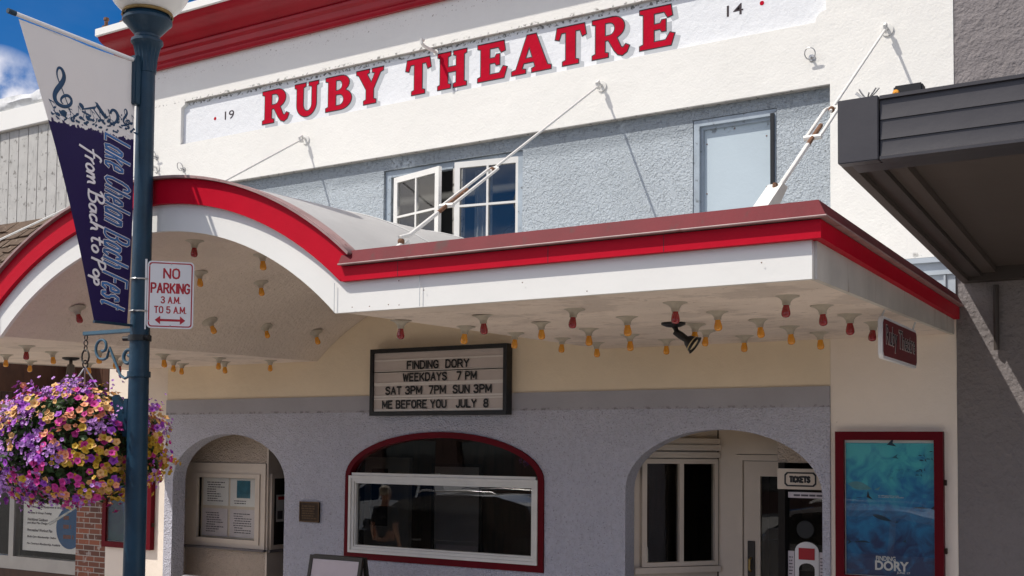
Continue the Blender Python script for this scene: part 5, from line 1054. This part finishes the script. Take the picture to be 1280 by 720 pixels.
# ------------------------------------------------------------------ parked cars out of view, mirrored in the panes; the white one is added
m_tyre = mk('tyre_rubber', (.02, .02, .02), .85, [(60, .002, 'n')], [(9, .3)]); m_rim = mk('alloy_rim', (.45, .45, .46), .3, [(40, .0005, 'n')], [(9, .15)], metal=.9)
m_carglass = mk('tinted_car_glass', (.010, .012, .014), .04, [(2, .001, 'n')], [(3, .2)], spec=.8); m_headl = mk('headlamp_lens', (.62, .64, .66), .08, [(30, .002, 'n')], [(20, .25)], spec=.8); m_tail = mk('tail_lamp', (.30, .006, .008), .1, [(30, .002, 'n')], [(20, .25)], spec=.7)
def car(cx, cy, label, paint):
    o = thing('parked_car', label, 'car', (cx, cy, -.13)); z0 = -.13; W = .90
    side = [(-2.3, .35), (-2.35, .55), (-2.28, .82), (-2.1, .92), (-1.1, 1.02), (1.9, 1.04), (2.28, .98), (2.36, .7), (2.3, .36)]
    arch_ = lambda c: [(c+.38*math.cos(R(a)), .36+.38*math.sin(R(a))) for a in range(0, 181, 20)]
    pts = side+[(1.80, .30)]+arch_(1.40)+[(.95, .24), (-.95, .24)]+arch_(-1.45)+[(-1.9, .30)]
    mb = MB(); mb.prism([(cx+x, cy-W, z0+z) for x, z in pts], (0, 2*W, 0)); body = mb.build('body', paint, o, True, .05, 35)
    cab = [(-1.15, 1.03), (-.45, 1.50), (.1, 1.60), (1.3, 1.60), (1.85, 1.48), (2.18, 1.04)]
    mb = MB(); a = [mb.bm.verts.new((cx+x, cy-W+.05+.22*max(0, (z-1.03)/.57), z0+z)) for x, z in cab]; b = [mb.bm.verts.new((cx+x, cy+W-.05-.22*max(0, (z-1.03)/.57), z0+z)) for x, z in cab]
    mb.bm.faces.new(a); mb.bm.faces.new(b[::-1])
    for i in range(len(a)): mb.bm.faces.new((a[i], b[i], b[(i+1) % len(a)], a[(i+1) % len(a)]))
    mb.build('cabin', paint, o, True, .04, 35)
    for s in (-1, 1):
        for win in ([(-.92, 1.07), (-.40, 1.45), (.12, 1.52), (.12, 1.07)], [(.20, 1.07), (.20, 1.53), (1.12, 1.53), (1.12, 1.07)], [(1.2, 1.07), (1.2, 1.52), (1.62, 1.45), (1.88, 1.07)]):
            mb = MB(); mb.prism([(cx+x, cy+s*(W-.05-.22*(z-1.03)/.57+.004), z0+z) for x, z in win], (0, s*.006, 0)); mb.build('side_window', m_carglass, o)
        MB().box(cx-1.0, cx-.82, cy+s*(W+.02)-.10*(s < 0), cy+s*(W+.02)+.10*(s > 0), z0+1.06, z0+1.20).build('mirror', paint, o, True, .03)
        for hx in (.0, 1.05): MB().box(cx+hx-.10, cx+hx+.08, cy+s*(W+.003)-.02, cy+s*(W+.003)+.02, z0+.90, z0+.93).build('door_handle', m_rim, o, False, .006)
        MB().box(cx-2.33, cx-2.05, cy+s*.62-.18, cy+s*.62+.18, z0+.68, z0+.84).build('headlight', m_headl, o, True, .03)
        MB().box(cx+2.15, cx+2.36, cy+s*.70-.12, cy+s*.70+.12, z0+.72, z0+.98).build('tail_light', m_tail, o, True, .03)
        for wx in (-1.45, 1.40):
            wh = MB().lathe([(.22, -.10), (.31, -.10), (.335, -.06), (.335, .06), (.31, .10), (.22, .10)], (cx+wx, cy+s*(W-.12), z0+.335), 24, (0, 1, 0), False).build('tyre', m_tyre, o, True)
            MB().lathe([(0, s*.03), (.06, s*.05), (.19, s*.035), (.225, s*.09), (.225, -s*.02), (0, -s*.02)], (cx+wx, cy+s*(W-.12), z0+.335), 20, (0, 1, 0), False).build('rim', m_rim, wh, True)
    mb = MB(); mb.prism([(cx-1.17, cy-.74, z0+1.05), (cx-1.17, cy+.74, z0+1.05), (cx-.50, cy+.62, z0+1.49), (cx-.50, cy-.62, z0+1.49)], (-.012, 0, .012)); mb.build('windscreen', m_carglass, o)
    for s in (-1, 1): MB().tube([(cx-.2, cy+s*.62, z0+1.62), (cx-.1, cy+s*.62, z0+1.66), (cx+1.2, cy+s*.62, z0+1.66), (cx+1.3, cy+s*.62, z0+1.62)], .014, 8).build('roof_rail', m_rim, o, True)
    MB().box(cx-2.345, cx-2.30, cy-.35, cy+.35, z0+.50, z0+.72).build('grille', m_black, o, False, .01)
mp_d = mk('black_car_paint', (.010, .010, .014), .25, [(2, .0004, 'n')], [(2, .1)], coat=.8); mp_s = mk('silver_car_paint', (.42, .43, .45), .3, [(2, .0004, 'n')], [(2, .06)], coat=.6, metal=.4)
car(-10.3, -5.75, 'dark parked car mirrored in the arched display window', mp_d)
car(-4.3, -5.8, 'pale silver parked car mirrored in the glass of the poster case', mp_s)
car(-16.6, -12.6, 'added white car across the street, put there to brighten the arched window reflection', mk('white_car_paint', (.72, .72, .70), .3, [(2, .0004, 'n')], [(2, .04)], coat=.5))  # added out of view for brighter streaks in the arched pane

# ------------------------------------------------------------------ passer-by mirrored in the window
def unscaled(o): o.matrix_parent_inverse = Matrix.Translation(-W0); return o
def skinned(name, V, E_, mat, parent, sub=2):
    me = bpy.data.meshes.new(name); me.from_pydata([v[0] for v in V], E_, []); o = bpy.data.objects.new(name, me); COL.objects.link(o)
    m = o.modifiers.new('skin', 'SKIN'); 
    for d, v in zip(me.skin_vertices[0].data, V): d.radius = (v[1], v[1]*(v[2] if len(v) > 2 else 1))
    me.skin_vertices[0].data[0].use_root = True
    q = o.modifiers.new('sub', 'SUBSURF'); q.levels = sub; q.render_levels = sub
    dg = bpy.context.evaluated_depsgraph_get(); dg.update(); ne = bpy.data.meshes.new_from_object(o.evaluated_get(dg)); bpy.data.objects.remove(o)
    ne.polygons.foreach_set('use_smooth', [True]*len(ne.polygons)); return link(name, ne, mat, parent)
W0 = Vector((-9.75, -3.35, 0)); PE = thing('person', 'person in dark clothes with pale hair standing on the pavement, mirrored in the arched window', 'person', W0)
def P3(x, y, z): return W0+Vector((x, y, z))
V = [(P3(0, 0, .96), .125, .8), (P3(0, 0, 1.14), .12, .8), (P3(0, .01, 1.34), .15, .75), (P3(0, .01, 1.47), .07), (P3(0, 0, 1.53), .052), (P3(0, -.01, 1.60), .07), (P3(0, -.01, 1.70), .085), (P3(0, 0, 1.755), .06), (P3(0, -.085, 1.64), .014), (P3(0, -.108, 1.628), .010)]
E_ = [(0, 1), (1, 2), (2, 3), (3, 4), (4, 5), (5, 6), (6, 7), (5, 8), (8, 9)]
for sx in (-1, 1):
    n0 = len(V); V += [(P3(sx*.16, .01, 1.42), .06), (P3(sx*.215, .03, 1.15), .042), (P3(sx*.225, -.05, .92), .028), (P3(sx*.225, -.075, .84), .030, .6)]; E_ += [(2, n0), (n0, n0+1), (n0+1, n0+2), (n0+2, n0+3)]
    for k, ln in enumerate((.055, .065, .06, .045)):
        a = len(V); fy = -.075+(k-1.5)*-.020; V += [(P3(sx*.225, fy-.004, .80), .0095), (P3(sx*.220, fy-.012, .80-ln*.6), .009), (P3(sx*.212, fy-.020, .80-ln), .008)]; E_ += [(n0+3, a), (a, a+1), (a+1, a+2)]
    a = len(V); V += [(P3(sx*.205, -.110, .845), .011), (P3(sx*.195, -.130, .815), .009)]; E_ += [(n0+3, a), (a, a+1)]
    a = len(V); V += [(P3(sx*.09, 0, .90), .088), (P3(sx*.10, -.02, .50), .058), (P3(sx*.105, .01, .10), .040), (P3(sx*.11, -.05, .05), .04), (P3(sx*.115, -.17, .035), .032)]; E_ += [(0, a), (a, a+1), (a+1, a+2), (a+2, a+3), (a+3, a+4)]
PE.scale = (.93, .93, .93)
bdy = skinned('body', V, E_, mk('skin', (.48, .27, .19), .55, [(60, .0006, 'n')], [(9, .08)]), PE)
tv = [(P3(0, 0, .93), .145, .8), (P3(0, 0, 1.14), .138, .8), (P3(0, .01, 1.34), .165, .77), (P3(0, .01, 1.46), .085)]; te = [(0, 1), (1, 2), (2, 3)]
for sx in (-1, 1): n0 = len(tv); tv += [(P3(sx*.16, .01, 1.42), .072), (P3(sx*.205, .025, 1.20), .056)]; te += [(2, n0), (n0, n0+1)]
skinned('shirt', tv, te, mk('dark_shirt', (.02, .022, .03), .8, [(60, .001, 'n')], [(9, .2)]), PE)
tv = [(P3(0, 0, .95), .135, .82)]; te = []
for sx in (-1, 1): n0 = len(tv); tv += [(P3(sx*.09, 0, .88), .10), (P3(sx*.10, -.02, .50), .075), (P3(sx*.105, .01, .12), .062)]; te += [(0, n0), (n0, n0+1), (n0+1, n0+2)]
skinned('trousers', tv, te, mk('dark_trousers', (.025, .028, .04), .85, [(60, .001, 'n')], [(9, .2)]), PE)
link('hair', MB().sphere(P3(0, .018, 1.715), .098, 20, 14, (.92, 1.0, .80)).mesh('hair', True), mk('pale_hair', (.45, .40, .33), .6, [(90, .003, 'n')], [(20, .25)]), PE)
for sx in (-1, 1):
    link('eye', MB().sphere(P3(sx*.032, -.084, 1.665), .011, 10, 8).mesh('eye', True), m_signwhite, PE); link('ear', MB().sphere(P3(sx*.088, .0, 1.645), .026, 10, 8, (.4, .7, 1.1)).mesh('ear', True), bpy.data.materials['skin'], PE)
    MB().box(W0.x+sx*.11-.045, W0.x+sx*.11+.045, W0.y-.20, W0.y+.07, .0, .075).build('shoe', m_black, PE, True, .025)
MB().box(W0.x-.024, W0.x+.024, W0.y-.089, W0.y-.080, 1.583, 1.592).build('mouth', m_signred, PE, True, .003)

# ------------------------------------------------------------------ unseen building added across the street to darken the pane reflections
OB = thing('added_brick_building', 'unseen long low dark brick building, added across the street to darken the pane reflections', 'building', (-14, -30, -.1))
m_obr = mk('dark_brick', (.10, .055, .042), .9, [(12, .006, 'n')], [(1.5, .3), (9, .2)]); m_obt = mk('dark_stone_trim', (.16, .145, .13), .85, [(9, .004, 'n')], [(2, .2)])
osh = [rect(-58.5+4.0*k, -55.6+4.0*k, .7, 2.5) for k in range(22)]
link('wall', xf(flat_mesh([rect(-60, 32, -.13, 3.3)]+osh, .4), (0, -30, 0), FX, FZ), m_obr, OB)
MB().box(-60, 32, -33, -32.5, -.13, 3.2).build('rear_wall', m_dark, OB); MB().box(-60.2, 32.2, -33.2, -29.6, 3.31, 3.55).build('roof', m_obt, OB)
for k in range(22): MB().box(-58.55+4*k, -55.55+4*k, -30.05, -30.0, .65, 2.55).build('shop_window', m_carglass, OB)

# ------------------------------------------------------------------ seams, nails and stains that age the metalwork
rs = random.Random(31)
for x in (-4.1, -3.05, -2.35): MB().box(x, x+.0035, YF-.0565, YF-.0555, 3.244, 3.334).build('trim_joint', m_letterblack, fas)
for k in range(9):
    x = CXv+1.85+rs.random()*2.85; z = rs.choice([3.075, 3.15, 3.225])+rs.uniform(-.006, .006)
    MB().lathe([(0, 0), (.004, 0), (.003, .002), (0, .0025)], (x, YF-.030, z), 6, (0, -1, 0), False).build('nail_head', m_rust, fas)
for x in (-.2, 1.0, 2.2): slabx(x, x+.012, AY+.21, -.11, .096, .0995).build('soffit_seam', m_canbeam, AW_)
for x in (.62, 2.4): MB().box(x, x+.004, AY-.0165, AY-.0125, 3.665, 3.945).build('fascia_seam', m_black, AW_)
for x, z in ((-3.66, 4.95), (-3.66, 4.5), (-3.11, 4.95), (-3.11, 4.5), (-3.4, 5.06)): MB().lathe([(0, 0), (.007, 0), (.006, .003), (0, .004)], (x, .1348, z), 8, (0, -1, 0), False).build('board_screw', m_rust, bd)

for c_ in PE.children: unscaled(c_)
